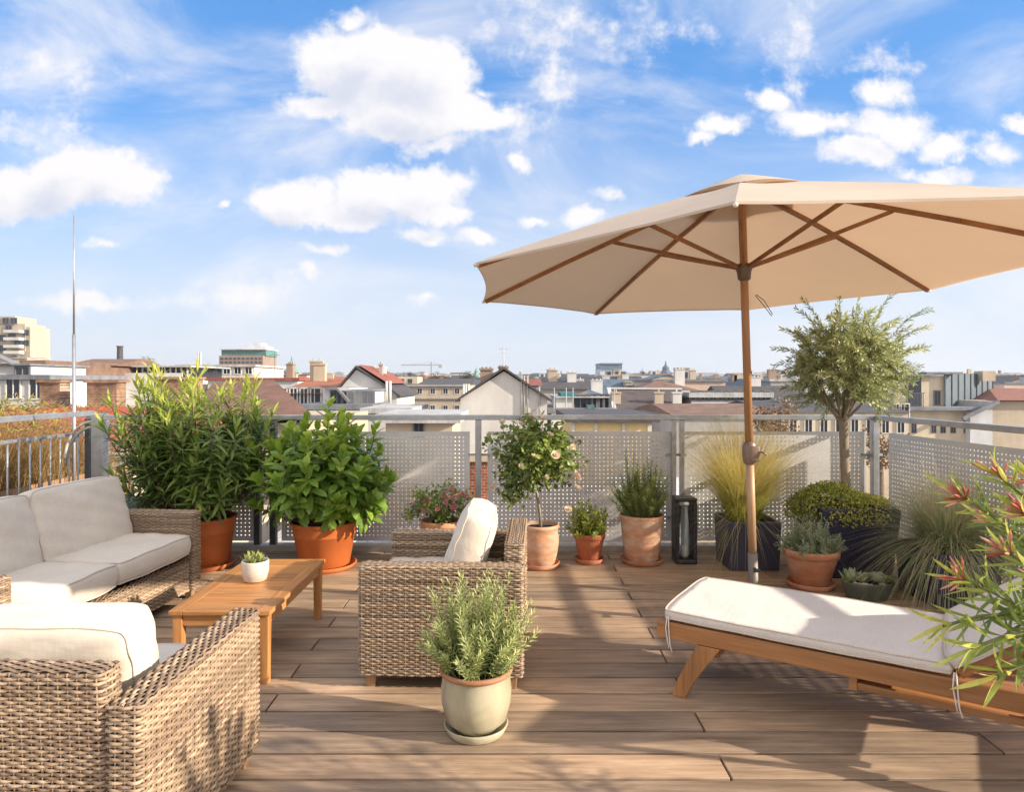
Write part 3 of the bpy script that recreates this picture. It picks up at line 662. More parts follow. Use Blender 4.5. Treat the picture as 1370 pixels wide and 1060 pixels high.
# ================================================================== LOUNGER
def lounger():
    t = thing('sun_lounger', 'teak sun lounger with a raised backrest and pale padded mattress', 'sun lounger', (.655, 3.045, 0), R(-33))
    Lg, Wd = 2.02, .62; z1 = .325; z0 = .252
    for y in (.0, Wd-.03):
        b = MB(); b.b2(0, Lg, y, y+.03, z0, z1); b.build('side_rail', M['lteak_x'], t, bevel=.004)
    for xe in (.012, Lg-.04): b = MB(); b.b2(xe, xe+.027, .0305, Wd-.0305, z0, z1-.002); b.build('end_rail', M['lteak_y'], t, bevel=.003)
    b = MB(); x = .06
    while x < 1.13: b.b2(x, x+.05, .031, Wd-.031, z1-.014, z1+.006); x += .064
    b.build('slats', M['lteak_y'], t, bevel=.002)
    def leg(bx, tx, y, ty=0):
        b = MB(); pts = []
        for yy in (y, y+.03):
            pts += [(bx-.032, yy, 0), (bx+.032, yy, 0), (tx+.05, yy, z0-.002+.05*0), (tx-.045, yy, z0-.002)]
        mid = []
        # curved leg: three sections
        vs = []
        for yy in (y, y+.03):
            for k in range(5):
                f = k/4; xx = bx+(tx-bx)*(f**1.2); hw = .030+.020*f; zz = (z0-.003)*f
                vs += [(xx-hw, yy, zz), (xx+hw, yy, zz)]
        fs = []
        for k in range(4):
            a = 2*k; fs += [(a, a+1, a+3, a+2), (a+10, a+12, a+13, a+11), (a, a+2, a+12, a+10), (a+1, a+11, a+13, a+3)]
        fs += [(0, 10, 11, 1), (8, 9, 19, 18)]
        b.add(vs, fs, random.random()); b.build('leg', M['lteak_z'], t, bevel=.003)
    for y in (.0, Wd-.03): leg(.10, .235, y)
    for y in (.0, Wd-.03): leg(1.86, 1.72, y)
    b = MB(); b.b2(.24, .27, .031, Wd-.031, .20, .245); b.build('cross_bar', M['lteak_y'], t, bevel=.002)
    # pull-out tray under the frame
    b = MB(); b.b2(.80, 1.35, .035, Wd-.06, .212, .226); b.build('tray', M['lteak_x'], t, bevel=.002)
    b = MB(); b.b2(.78, .81, .01, .05, .20, z0-.001); b.b2(1.33, 1.36, .01, .05, .20, z0-.001); b.b2(.811, 1.329, .01, .03, .205, .232); b.build('tray_runner', M['lteak_x'], t, bevel=.002)
    # backrest
    bk = thing('backrest', None, None, (1.14, 0, z1+.01)); bk.parent = t; bk.rotation_euler = (0, R(-36), 0)
    b = MB(); b.b2(0, .78, .034, .064, -.02, .016); b.b2(0, .78, Wd-.064, Wd-.034, -.02, .016); b.build('backrest_rail', M['lteak_x'], bk, bevel=.003)
    b = MB(); x = .02
    while x < .74: b.b2(x, x+.05, .066, Wd-.066, -.006, .012); x += .064
    b.build('backrest_slats', M['lteak_y'], bk, bevel=.002)
    for yp in (.05, Wd-.05): b = MB(); b.bar((1.60, yp, z0+.03), (1.70, yp, z1+.38), .03, .02); b.build('prop', M['lteak_z'], t, bevel=.002)
    cu = cushion('mattress', (1.115, Wd+.005, .044), t, (.575, Wd/2, .357), seed=4, m='mattress', puff=.8)
    cushion('mattress_back', (.76, Wd+.005, .050), t, (1.125+.38*math.cos(R(36))-.02, Wd/2, .372+.38*math.sin(R(36))), (0, R(-36), 0), seed=6, m='mattress', puff=.8)
    for x in (.05, 1.125):
        for k in range(2):
            pts = [(x+.006*k, -.004, .352), (x-.004+.014*k, -.010, .30), (x+.004+.012*k, -.012, .25-.02*k), (x+.010+.015*k, -.010, .215-.02*k)]
            b = MB(); b.tube(pts, .0028, 6); b.build('tie_cord', M['rope'], t, smooth=True)
lounger()

# ================================================================== UMBRELLA
def umbrella():
    t = thing('patio_umbrella', 'large open beige garden umbrella on a wooden pole behind the lounger', 'umbrella', (1.40, 3.88, 0)); t.rotation_euler = (R(-.4), R(-1.6), 0)
    zr, Ru, za = 2.005, 1.80, 2.555; SX = .92; a0 = R(248.5)
    ang = [a0-i*PI/4 for i in range(8)]
    def surf(r, th, drop=0):
        # straight between ribs, slight sag in the middle of a panel and a convex profile along a rib
        k = (th-a0)/(PI/4); f = k-math.floor(k); A = a0+math.floor(k)*PI/4; B_ = A+PI/4
        pa = Vector((math.cos(A), math.sin(A), 0)); pb = Vector((math.cos(B_), math.sin(B_), 0)); p = (pa*(1-f)+pb*f); p.x *= SX
        q = r/Ru; e = 4*f*(1-f)
        p = p*r*(1-.022*e*q**3); p.z = za-(za-zr)*(q**1.12)+.0022*math.sin(23*th+9*r)*q*(1-e)-.035*e*q*(1.1-q)*1.6+.01*e*q-drop
        return p
    b = MB(); nr, na = 12, 8
    rs = [.24+(Ru-.24)*i/nr for i in range(nr+1)]
    N = 8*na
    for g in range(8):                # panel by panel, with a crisp fold over every rib
        vs = [surf(r, a0+(g*na+k*.9999)*PI/4/na) for r in rs for k in range(na+1)]
        hem = [surf(Ru, a0+(g*na+k*.9999)*PI/4/na)+Vector((0, 0, -.010)) for k in range(na+1)]
        n1_ = na+1; fs = [(i*n1_+k, i*n1_+k+1, (i+1)*n1_+k+1, (i+1)*n1_+k) for i in range(nr) for k in range(na)]
        b.add(vs, fs, random.random()); b.add(vs[-n1_:]+hem, [(k, k+1, n1_+k+1, n1_+k) for k in range(na)])
    b.build('canopy', M['canopy'], t, smooth=True)
    b = MB(); vs = []; rs = [.0, .12, .24, .36, .44]
    for r in rs:
        for k in range(N):
            th = a0+k*PI/4/na; f = (k % na)/na; e = math.sin(PI*f)
            p = surf(max(r, .001), th); p.z += .055+.03*e*(r/.46)-.055*(r/.46); p.x *= (1-.05*e*(r/.46)); p.y *= (1-.05*e*(r/.46)); vs.append(p)
    b.add(vs, [(i*N+k, i*N+(k+1) % N, (i+1)*N+(k+1) % N, (i+1)*N+k) for i in range(4) for k in range(N)]); b.build('vent_cap', M['canopy'], t, smooth=True)
    zh = 2.06
    for A in ang:
        u = Vector((math.cos(A)*SX, math.sin(A), 0))
        def rp(r, dz): return u*r+Vector((0, 0, za-(za-zr)*((r/Ru)**1.12)-dz))
        b = MB()
        for r_, q_ in ((.05, .6), (.6, 1.15), (1.15, 1.78)): b.bar(rp(r_, .018), rp(q_, .018), .018, .026)
        rib = b.build('rib', M['ub_rib'], t, bevel=.002)
        b = MB(); b.bar(u*.045+Vector((0, 0, zh+.01)), rp(.82, .030), .014, .022); b.build('strut', M['ub_rib'], rib, bevel=.002)
        b = MB(); b.tube([rp(1.77, .012), rp(1.805, .012)], .009, 8); b.build('end_cap', M['rope'], rib, smooth=True)
    tubeo('upper_pole', [(0, 0, 1.0), (0, 0, 2.60)], .0225, M['ub_wood'], t, 20)
    tubeo('lower_pole', [(0, 0, .40), (0, 0, 1.0)], .0235, M['ub_pole'], t, 20)
    tubeo('metal_sleeve', [(0, 0, .0), (0, 0, .415)], .0275, M['sleeve'], t, 20)
    b = MB(); b.tube([(.0, -.028, .33), (.0, -.06, .33)], .010, 8); b.box((0, -.065, .33), (.04, .008, .018)); b.build('clamp_knob', M['black'], t)
    b = MB(); b.lathe([(.024, zh-.07), (.036, zh-.06), (.040, zh-.02), (.048, zh), (.048, zh+.025), (.024, zh+.03)], 20); b.build('runner', M['bronze'], t, smooth=True)
    b = MB(); b.lathe([(.024, zh+.43), (.05, zh+.435), (.05, zh+.47), (.024, zh+.475)], 20); b.build('top_hub', M['bronze'], t, smooth=True)
    b = MB(); b.lathe([(.024, .925), (.036, .94), (.041, .975), (.040, 1.03), (.034, 1.055), (.024, 1.06)], 20, sx=1.0); b.box((.018, -.02, .99), (.055, .05, .09)); c = b.build('crank_housing', M['crank'], t, smooth=True, bevel=.008)
    b = MB(); b.tube([(.035, -.04, 1.0), (.06, -.05, 1.0), (.075, -.06, .985)], .006, 8); b.build('crank_handle', M['crank'], c, smooth=True)
    b = MB(); b.tube([(.05, -.03, 1.90), (.09, -.03, 1.85), (.14, -.03, 1.78), (.145, -.03, 1.79), (.10, -.03, 1.87), (.055, -.03, 1.905)], .0022, 6); b.build('tie_cord', M['bronze'], t, smooth=True)
    b = MB(); b.lathe([(0, 0), (.26, 0), (.26, .035), (.24, .05), (.05, .06), (.032, .16), (0, .16)], 40); b.build('base', M['kerb'], t, smooth=True)
umbrella()

# ================================================================== LANTERN
def lantern():
    t = thing('lantern', 'tall open black metal lantern with a glass tube between the pots', 'lantern', (WX(915.5, 5.24), 5.24, 0))
    b = MB(); b.box((0, 0, .02), (.165, .165, .04)); b.build('base', M['black'], t, bevel=.012)
    b = MB(); b.box((0, 0, .495), (.165, .165, .03)); b.build('top', M['black'], t, bevel=.012)
    for sx in (1, -1):
        b = MB(); b.box((sx*.067, 0, .26), (.030, .150, .439)); b.build('side_plate', M['black'], t, bevel=.006)
    b = MB(); b.lathe([(.043, .06), (.043, .44), (.040, .44), (.040, .06), (.043, .06)], 28); b.build('glass_tube', M['glass'], t, smooth=True)
    b = MB(); b.lathe([(0, .042), (.03, .042), (.03, .13), (0, .135)], 20); b.build('candle', M['cream_pot'], t, smooth=True)
lantern()
# ================================================================== POTTED PLANTS
def pot(name, label, loc, rt, rb, h, m, rim='lip', saucer=True, cat='potted plant', sm=None, group=None, seg=40, rimm=None, soil=.035):
    t = thing(name, label, cat, loc, random.uniform(0, 6) if not rimm else 0, group)
    z0 = .022 if saucer else .0
    if rim == 'lip': prof = [(0, z0), (rb*.9, z0), (rb, z0+.01), (rt*.93, h*.80), (rt*.94, h*.815), (rt, h*.825), (rt*1.005, h*.99), (rt*.985, h), (rt*.93, h), (rt*.90, h*.97), (rt*.86, h*.7)]
    elif rim == 'plastic': prof = [(0, z0), (rb*.93, z0), (rb, z0+.012), (rt*.90, h*.70), (rt*.915, h*.705), (rt*.925, h*.73), (rt*.945, h*.90), (rt*.95, h*.905), (rt*1.0, h*.93), (rt*1.01, h*.985), (rt*.99, h), (rt*.955, h), (rt*.93, h*.96), (rt*.88, h*.7)]
    elif rim == 'roll': prof = [(0, z0), (rb*.92, z0), (rb, z0+.01), (rb*1.12, h*.25), (rb*1.24, h*.5), (rb*1.27, h*.66), (rb*1.2, h*.8), (rt*.93, h*.86), (rt*.955, h*.90), (rt, h*.93), (rt*1.01, h*.97), (rt*.98, h), (rt*.90, h), (rt*.86, h*.95), (rt*.82, h*.7)]
    elif rim == 'plain': prof = [(0, z0), (rb*.93, z0), (rb, z0+.012), (rb*1.13, h*.4), (rt*.96, h*.88), (rt, h*.95), (rt, h*.985), (rt*.985, h), (rt*.93, h), (rt*.915, h*.97), (rt*.88, h*.7)]
    elif rim == 'belly': prof = [(0, z0), (rb*.9, z0), (rb, z0+.012), (rb*1.28, h*.22), (rb*1.46, h*.48), (rb*1.50, h*.66), (rb*1.44, h*.84), (rt*.955, h*.925)]
    b = MB(); b.lathe(prof, seg, wob=.004); b.build('pot', m, t, smooth=True)
    if rimm:
        b = MB(); b.lathe([(rt*.955, h*.915), (rt*1.0, h*.93), (rt*1.02, h*.965), (rt*.99, h), (rt*.92, h*1.0), (rt*.88, h*.96), (rt*.85, h*.75)], seg); b.build('rim', rimm, t, smooth=True)
    b = MB(); zs = h-soil; rr = [0, .25, .5, .75, 1]
    vs = []; 
    for r_ in rr:
        for k in range(24): vs.append((r_*rt*.91*math.cos(k*PI/12), r_*rt*.91*math.sin(k*PI/12), zs+random.uniform(-.006, .006)+(1-r_)*.012))
    b.add(vs, [(i*24+k, i*24+(k+1) % 24, (i+1)*24+(k+1) % 24, (i+1)*24+k) for i in range(4) for k in range(24)]); b.build('soil', M['soil'], t)
    if saucer:
        b = MB(); R1 = rb*1.18+.012; b.lathe([(0, .001), (R1*.9, .001), (R1*.93, .006), (R1*1.04, .036), (R1*1.01, .040), (R1*.97, .036), (R1*.88, .016), (0, .014)], seg); b.build('saucer', sm or m, t, smooth=True)
    return t, zs
def crown_pt(c, rx, ry, rz, pw=.33):
    while True:
        d = rv(); r = random.random()**pw
        p = Vector((d.x*rx*r, d.y*ry*r, d.z*rz*r)); return Vector(c)+p, d, r
def bezier(p0, p1, p2, n): return [p0*((1-t)**2)+p1*(2*t*(1-t))+p2*(t*t) for t in [i/n for i in range(n+1)]]

def shrub_whorls(root, base_z, base_r, c, rx, ry, rz, nb, leafL, leafW, mkey, stemm, whorl=3, spacing=.03, frac=.6, kind=0, droop=.25, spread=55, lo=-.45):
    c = Vector(c); lf = MB(); st = MB()
    for i in range(nb):
        d = rv()
        while d.z < lo: d = rv()
        r = random.uniform(.5, 1.16); tip = c+Vector((d.x*rx, d.y*ry, d.z*rz))*r
        a = random.uniform(0, 6.28); q = random.uniform(0, base_r); p0 = Vector((q*math.cos(a), q*math.sin(a), base_z))
        mid = p0*.35+tip*.65; mid.x = p0.x+(tip.x-p0.x)*.75; mid.y = p0.y+(tip.y-p0.y)*.75; mid.z = p0.z+(tip.z-p0.z)*.35
        pts = bezier(p0, mid, tip, 10); st.tube(pts, [.008-.005*k/10 for k in range(11)], 5, random.random(), cap=False)
        Ln = (tip-p0).length; n = max(3, int(Ln*frac/spacing)); ph = random.random()*6
        for k in range(n):
            t = 1-frac*(k/n); j = min(9, int(t*10)); f = t*10-j; p = pts[j].lerp(pts[j+1], f); ax = (pts[j+1]-pts[j]).normalized()
            sp = R(min(spread+25, 12+ (spread+10)*min(1, k/4.0)) + random.uniform(-12, 12)); o = ax.orthogonal().normalized()
            for w_ in range(whorl):
                az = ph+k*1.1+w_*2*PI/whorl+random.uniform(-.35, .35); side = (Matrix.Rotation(az, 3, ax) @ o)
                dd = (ax*math.cos(sp)+side*math.sin(sp)); L = leafL*random.uniform(.65, 1.15)*(.6+.4*min(1, (k+1)/3))
                nrm = (ax*math.sin(sp)-side*math.cos(sp))
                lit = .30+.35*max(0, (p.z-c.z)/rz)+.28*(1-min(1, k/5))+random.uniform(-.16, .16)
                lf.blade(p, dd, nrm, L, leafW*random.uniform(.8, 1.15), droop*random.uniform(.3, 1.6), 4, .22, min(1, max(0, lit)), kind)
    lf.build('foliage', M[mkey], root); st.build('stems', M[stemm], root, smooth=True)

def oleander_left():
    t, z = pot('potted_oleander', 'large potted oleander with long narrow leaves in an orange plastic pot beside the sofa', (-2.33, 5.12, 0), .225, .165, .385, M['plastic_pot'], 'plastic'); t.rotation_euler.z = 0
    shrub_whorls(t, z, .08, (-.10, .0, .96), .58, .50, .50, 150, .185, .022, 'oleander', 'bark', 3, .030, .55, 0, .25, 52, -.75)
oleander_left()
def laurel():
    t, z = pot('potted_laurel', 'large potted laurel with broad glossy leaves in an orange plastic pot left of centre', (-1.42, 5.10, 0), .25, .185, .36, M['plastic_pot'], 'plastic'); t.rotation_euler.z = 0
    shrub_whorls(t, z, .1, (.0, -.03, .75), .49, .44, .42, 125, .150, .054, 'laurel', 'bark', 3, .040, .5, 2, .35, 60, -.85)
laurel()

def flower(b, c, r, a, n=3):
    for ring in range(n):
        k = 6-ring; rr = r*(1-.28*ring)
        for i in range(k):
            az = i*2*PI/k+ring*.5+random.uniform(-.15, .15); tilt = R(20+28*ring); side = Vector((math.cos(az), math.sin(az), 0))
            d = side*math.cos(tilt)+Vector((0, 0, 1))*math.sin(tilt)
            b.blade(c, d, Vector((0, 0, 1))*math.cos(tilt)-side*math.sin(tilt), rr, rr*1.05, -.25, 3, .12, min(1, max(0, a+random.uniform(-.1, .1)+.12*ring)), 2)
def small_leaf_crown(lf, c, rx, ry, rz, n, L, wd, pw=.4, clusters=40, cl=.12, kind=2, lo=-1):
    cs = []
    for i in range(clusters):
        p, d, r = crown_pt(c, rx, ry, rz, pw)
        if d.z < lo: continue
        cs.append((p, d))
    for i in range(n):
        p, d = random.choice(cs); q = p+rv()*cl*random.random()**.5; out = (q-Vector(c)).normalized()
        dd = (out*.5+rv()*.9+Vector((0, 0, .1))).normalized(); up = (Vector((0, 0, 1))+rv()*.6)
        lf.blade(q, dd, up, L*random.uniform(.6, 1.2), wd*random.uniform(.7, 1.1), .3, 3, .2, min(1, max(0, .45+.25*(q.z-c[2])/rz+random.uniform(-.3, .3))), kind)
def rose_tree():
    t, z = pot('potted_rose_tree', 'standard rose with a round leafy head and cream blooms on a bare stem', (WX(722, 5.12), 5.12, 0), .148, .115, .325, M['terra_old'], 'roll', sm=M['terra'])
    t.rotation_euler.z = 0
    c = (-.055, 0, .82); top = Vector((-.05, 0, .64))
    b = MB(); b.tube([(0.01, 0, z-.02), (.0, 0, .42), (-.02, .0, .55), top], [.013, .011, .010, .011], 8); b.build('stem', M['olivebark'], t, smooth=True)
    br = MB()
    for i in range(26):
        p, d, r = crown_pt(c, .33, .30, .30, .3); br.tube(bezier(top, (top+p)/2+Vector((0, 0, .03)), p, 5), [.006, .005, .004, .0035, .003, .002], 5)
    for (x, y, zz) in ((-.31, 0, 1.12), (-.18, .05, 1.13), (.02, -.05, 1.14), (.30, 0, .86), (-.36, .0, .80)): br.tube(bezier(top, Vector((x*.6, y, .8)), Vector((x, y, zz)), 6), [.005]*4+[.003, .003, .002], 5)
    br.build('branches', M['stem'], t, smooth=True)
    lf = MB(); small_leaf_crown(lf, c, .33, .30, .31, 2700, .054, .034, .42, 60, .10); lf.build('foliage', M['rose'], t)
    fl = [(-.03, -.30, .86, .034), (.12, -.28, .875, .034), (.28, -.12, .70, .042), (.30, -.05, .60, .034), (.08, -.26, 1.02, .028), (-.13, -.30, .80, .024), (-.26, -.1, 1.10, .024), (-.13, -.18, 1.09, .026), (-.05, -.05, 1.135, .028),
          (.03, -.1, 1.13, .026), (-.30, -.1, .72, .026), (.22, -.2, .47, .028), (-.17, -.28, 1.0, .022), (.05, -.31, .72, .022), (.25, -.2, .93, .022), (-.34, 0, .6, .022), (.36, 0, .76, .02)]
    for (x, y, zz, r) in fl:
        b = MB(); flower(b, Vector((0, 0, 0)), r, .7); o = b.build('flower', M['petal'], t); o.scale = (1.35,)*3; o.location = Vector((x-.02, y-.02, zz)); o.rotation_euler = (R(random.uniform(20, 75)), R(random.uniform(-25, 25)), random.random()*3)
rose_tree()
def low_rose():
    t, z = pot('potted_rose', 'low bushy rose with pink blooms in a terracotta pot behind the armchair', (WX(590, 5.22), 5.22, 0), .158, .12, .335, M['terra'], 'lip'); t.rotation_euler.z = 0
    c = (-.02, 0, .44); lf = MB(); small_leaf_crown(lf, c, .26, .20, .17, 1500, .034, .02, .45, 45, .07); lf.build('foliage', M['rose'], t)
    st = MB()
    for i in range(26):
        p, d, r = crown_pt((0, 0, .47), .26, .18, .17, .2); st.tube(bezier(Vector((random.uniform(-.05, .05), random.uniform(-.05, .05), z)), (p+Vector((0, 0, z)))/2, p, 5), [.004, .003, .003, .002, .002, .0015], 5)
    st.build('stems', M['bark'], t, smooth=True)
    for i in range(22):
        a = random.uniform(-2.9, -.2); r = .9; x = -.02+.25*math.cos(a)*random.uniform(.2, 1.05); y = .17*math.sin(a)
        if i < 9: zz = random.uniform(.50, .64); x = random.uniform(-.02, .22)
        else: zz = random.uniform(.42, .53)
        b = MB(); flower(b, Vector((0, 0, 0)), random.uniform(.018, .028), .5, 2); o = b.build('flower', M['petal_pink'], t); o.location = (x, y-.02, zz); o.rotation_euler = (R(random.uniform(20, 80)), R(random.uniform(-30, 30)), 0)
low_rose()
def herb(t, z, base_r, c, rx, ry, rz, ns, nl, L, wd, mkey, straight=.8, sp=50, kind=0, stemr=.003, tops=None, lean=.35, lo=.0):
    lf = MB(); st = MB(); c = Vector(c)
    tips = [Vector(q) for q in (tops or [])]
    for i in range(ns):
        d = rv()
        while d.z < lo: d = rv()
        tips.append(c+Vector((d.x*rx, d.y*ry, d.z*rz))*random.uniform(.6, 1.03))
    for tip in tips:
        a = math.atan2(tip.y, tip.x)+random.uniform(-.8, .8); q = base_r*random.random()**.5; p0 = Vector((q*math.cos(a), q*math.sin(a), z))
        mid = Vector((p0.x+(tip.x-p0.x)*(1-straight*.6), p0.y+(tip.y-p0.y)*(1-straight*.6), p0.z+(tip.z-p0.z)*.5)); pts = bezier(p0, mid, tip, 8)
        st.tube(pts, [stemr*(1-.07*k) for k in range(9)], 5, cap=False); ph = random.random()*6; n = int(nl*random.uniform(.8, 1.2)); tone = random.uniform(-.2, .2)
        for k in range(n):
            tt = 1-.82*k/n; j = min(7, int(tt*8)); p = pts[j].lerp(pts[j+1], tt*8-j); ax = (pts[j+1]-pts[j]).normalized(); o = ax.orthogonal().normalized()
            az = ph+k*2.4; s = R(sp*(.4+.6*min(1, k/5))+random.uniform(-14, 14)); side = Matrix.Rotation(az, 3, ax) @ o
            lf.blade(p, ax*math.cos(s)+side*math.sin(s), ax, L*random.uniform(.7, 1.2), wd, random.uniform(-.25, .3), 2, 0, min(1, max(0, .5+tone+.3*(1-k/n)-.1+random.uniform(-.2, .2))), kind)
    lf.build('foliage', M[mkey], t); st.build('stems', M['stem'], t, smooth=True)
def herbs():
    t, z = pot('potted_herb', 'small leafy green herb in a small red clay pot between two larger pots', (WX(788.5, 5.24), 5.24, 0), .122, .085, .232, M['terra_red'], 'lip', sm=M['terra_red']); t.rotation_euler.z = 0
    herb(t, z, .06, (0, 0, .24), .18, .16, .24, 90, 18, .036, .020, 'basil', .6, 62, 2, .0025)
    t, z = pot('potted_rosemary', 'upright rosemary in a tall limed terracotta pot left of the lantern', (WX(858.5, 5.24), 5.24, 0), .172, .128, .375, M['terra_old'], 'plain', sm=M['saucer_brown']); t.rotation_euler.z = 0
    tops = [(-.13, -.02, .87), (-.12, .03, .82), (-.06, 0, .85), (-.04, -.03, .78), (.05, 0, .80), (.08, .02, .78), (.11, -.02, .76), (.02, 0, .75), (.15, 0, .70), (-.23, 0, .56), (-.22, .03, .62), (-.25, -.03, .50), (.20, 0, .60), (.19, -.04, .52), (.14, -.05, .66), (-.08, -.05, .7), (.2, 0, .66), (-.17, -.05, .68)]
    herb(t, z, .09, (0, 0, .40), .20, .15, .36, 120, 84, .038, .0078, 'rosemary', .75, 48, 0, .003, tops)
    t, z = pot('potted_lavender', 'grey green lavender bush in a terracotta pot with a wide rim beside the dark planters', (WX(1085, 4.62), 4.62, 0), .182, .122, .262, M['terra'], 'lip', sm=M['terra']); t.rotation_euler.z = 0
    herb(t, z, .13, (0, 0, .25), .235, .20, .245, 190, 40, .026, .0055, 'lavender', .6, 50, 0, .0022)
    t, z = pot('potted_rosemary', 'pale green bushy herb in a glazed celadon pot standing in front of the armchair', (WX(637, 2.70), 2.70, 0), .145, .095, .262, M['celadon'], 'belly', sm=M['celadon'], rimm=M['rimclay'])
    tops = [(.215, -.02, .52), (.23, .0, .47), (.20, .03, .44), (.24, -.03, .40), (-.18, 0, .56), (-.10, -.03, .60), (-.2, 0, .47), (.16, 0, .48), (-.06, .02, .62), (.02, 0, .61), (.06, .02, .63), (.1, -.03, .58), (-.14, .05, .58), (.13, .05, .6), (-.21, 0, .40), (-.19, .05, .35)]
    herb(t, z, .10, (-.01, 0, .32), .215, .19, .31, 135, 66, .036, .0062, 'santolina', .65, 50, 0, .0026, tops)
herbs()
def table_pot():
    t = thing('potted_succulent', 'small cream stoneware pot of yellow green succulents on the coffee table', 'potted plant', (WX(341.5, 3.58), 3.58, .346))
    h = .108; b = MB(); b.lathe([(0, 0), (.050, 0), (.058, .006), (.069, .05), (.070, h-.004), (.068, h), (.063, h), (.061, h-.02)], 36); b.build('pot', M['cream_pot'], t, smooth=True)
    b = MB(); b.lathe([(0, h-.014), (.062, h-.016)], 20); b.build('soil', M['soil'], t)
    for i, (x, y, n, L) in enumerate(((-.03, -.015, 15, .07), (.03, -.02, 15, .072), (0, .03, 14, .065), (.005, -.035, 10, .04))):
        b = MB()
        for k in range(n):
            az = k*2.4; s = R(15+50*k/n); side = Vector((math.cos(az), math.sin(az), 0)); d = Vector((0, 0, 1))*math.cos(s)+side*math.sin(s)
            b.blade(Vector((0, 0, 0)), d, Vector((0, 0, 1))-side*.3, L*random.uniform(.7, 1.1), .014, -.2, 3, .3, random.uniform(.3, 1), 0)
        o = b.build('rosette', M['succ_y'], t); o.location = (x, y, h-.014)
table_pot()
def planter(name, label, x0, x1, y0, y1, h, taper, m):
    c = ((x0+x1)/2, (y0+y1)/2, 0); t = thing(name, label, 'potted plant', c); w_, d_ = x1-x0, y1-y0; b = MB()
    def ring(sx, z): return [(-w_/2*sx, -d_/2*sx, z), (w_/2*sx, -d_/2*sx, z), (w_/2*sx, d_/2*sx, z), (-w_/2*sx, d_/2*sx, z)]
    i = 1-.05/w_; vs = ring(taper, 0)+ring(1, h)+ring(i, h)+ring(i*.98, h-.08)
    fs = [(3, 2, 1, 0)]+[(a*4+k, a*4+(k+1) % 4, a*4+4+(k+1) % 4, a*4+4+k) for a in range(3) for k in range(4)]
    b.add(vs, fs); b.build('planter', M[m], t, bevel=.008)
    b = MB(); b.add(ring(i*.985, h-.045), [(0, 1, 2, 3)]); b.build('soil', M['soil'], t)
    return t
def grass(t, z, n, L, spread, mkey, wd=.0025, base=.06, bend=(.3, 1.2), tones=(.1, .8), name='grass_blades', up=.1, c=(0, 0), tip=None, k=5, droop=1.0):
    b = MB()
    for i in range(n):
        a = random.uniform(0, 2*PI); q = base*random.random()**.5; p = Vector((c[0]+q*math.cos(a), c[1]+q*math.sin(a), z))
        a2 = a+random.gauss(0, .5); s = abs(random.gauss(0, spread))+.02; s = min(s, 1.35); d = Vector((math.cos(a2)*math.sin(s), math.sin(a2)*math.sin(s), math.cos(s)))
        side = Vector((math.cos(a2), math.sin(a2), 0)); n_ = Vector((0, 0, 1)) if s > .15 else -side
        nr = (Vector((0, 0, 1))*math.sin(s)-side*math.cos(s))
        l = L*random.uniform(.55, 1.08); bd = random.uniform(*bend)*(.25+s)*droop
        b.blade(p, d, nr, l, wd*random.uniform(.7, 1.3), bd, k, 0, random.uniform(*tones), 1, tip if tip is None else min(1, random.uniform(tip-.2, tip)))
    return b.build(name, M[mkey], t)
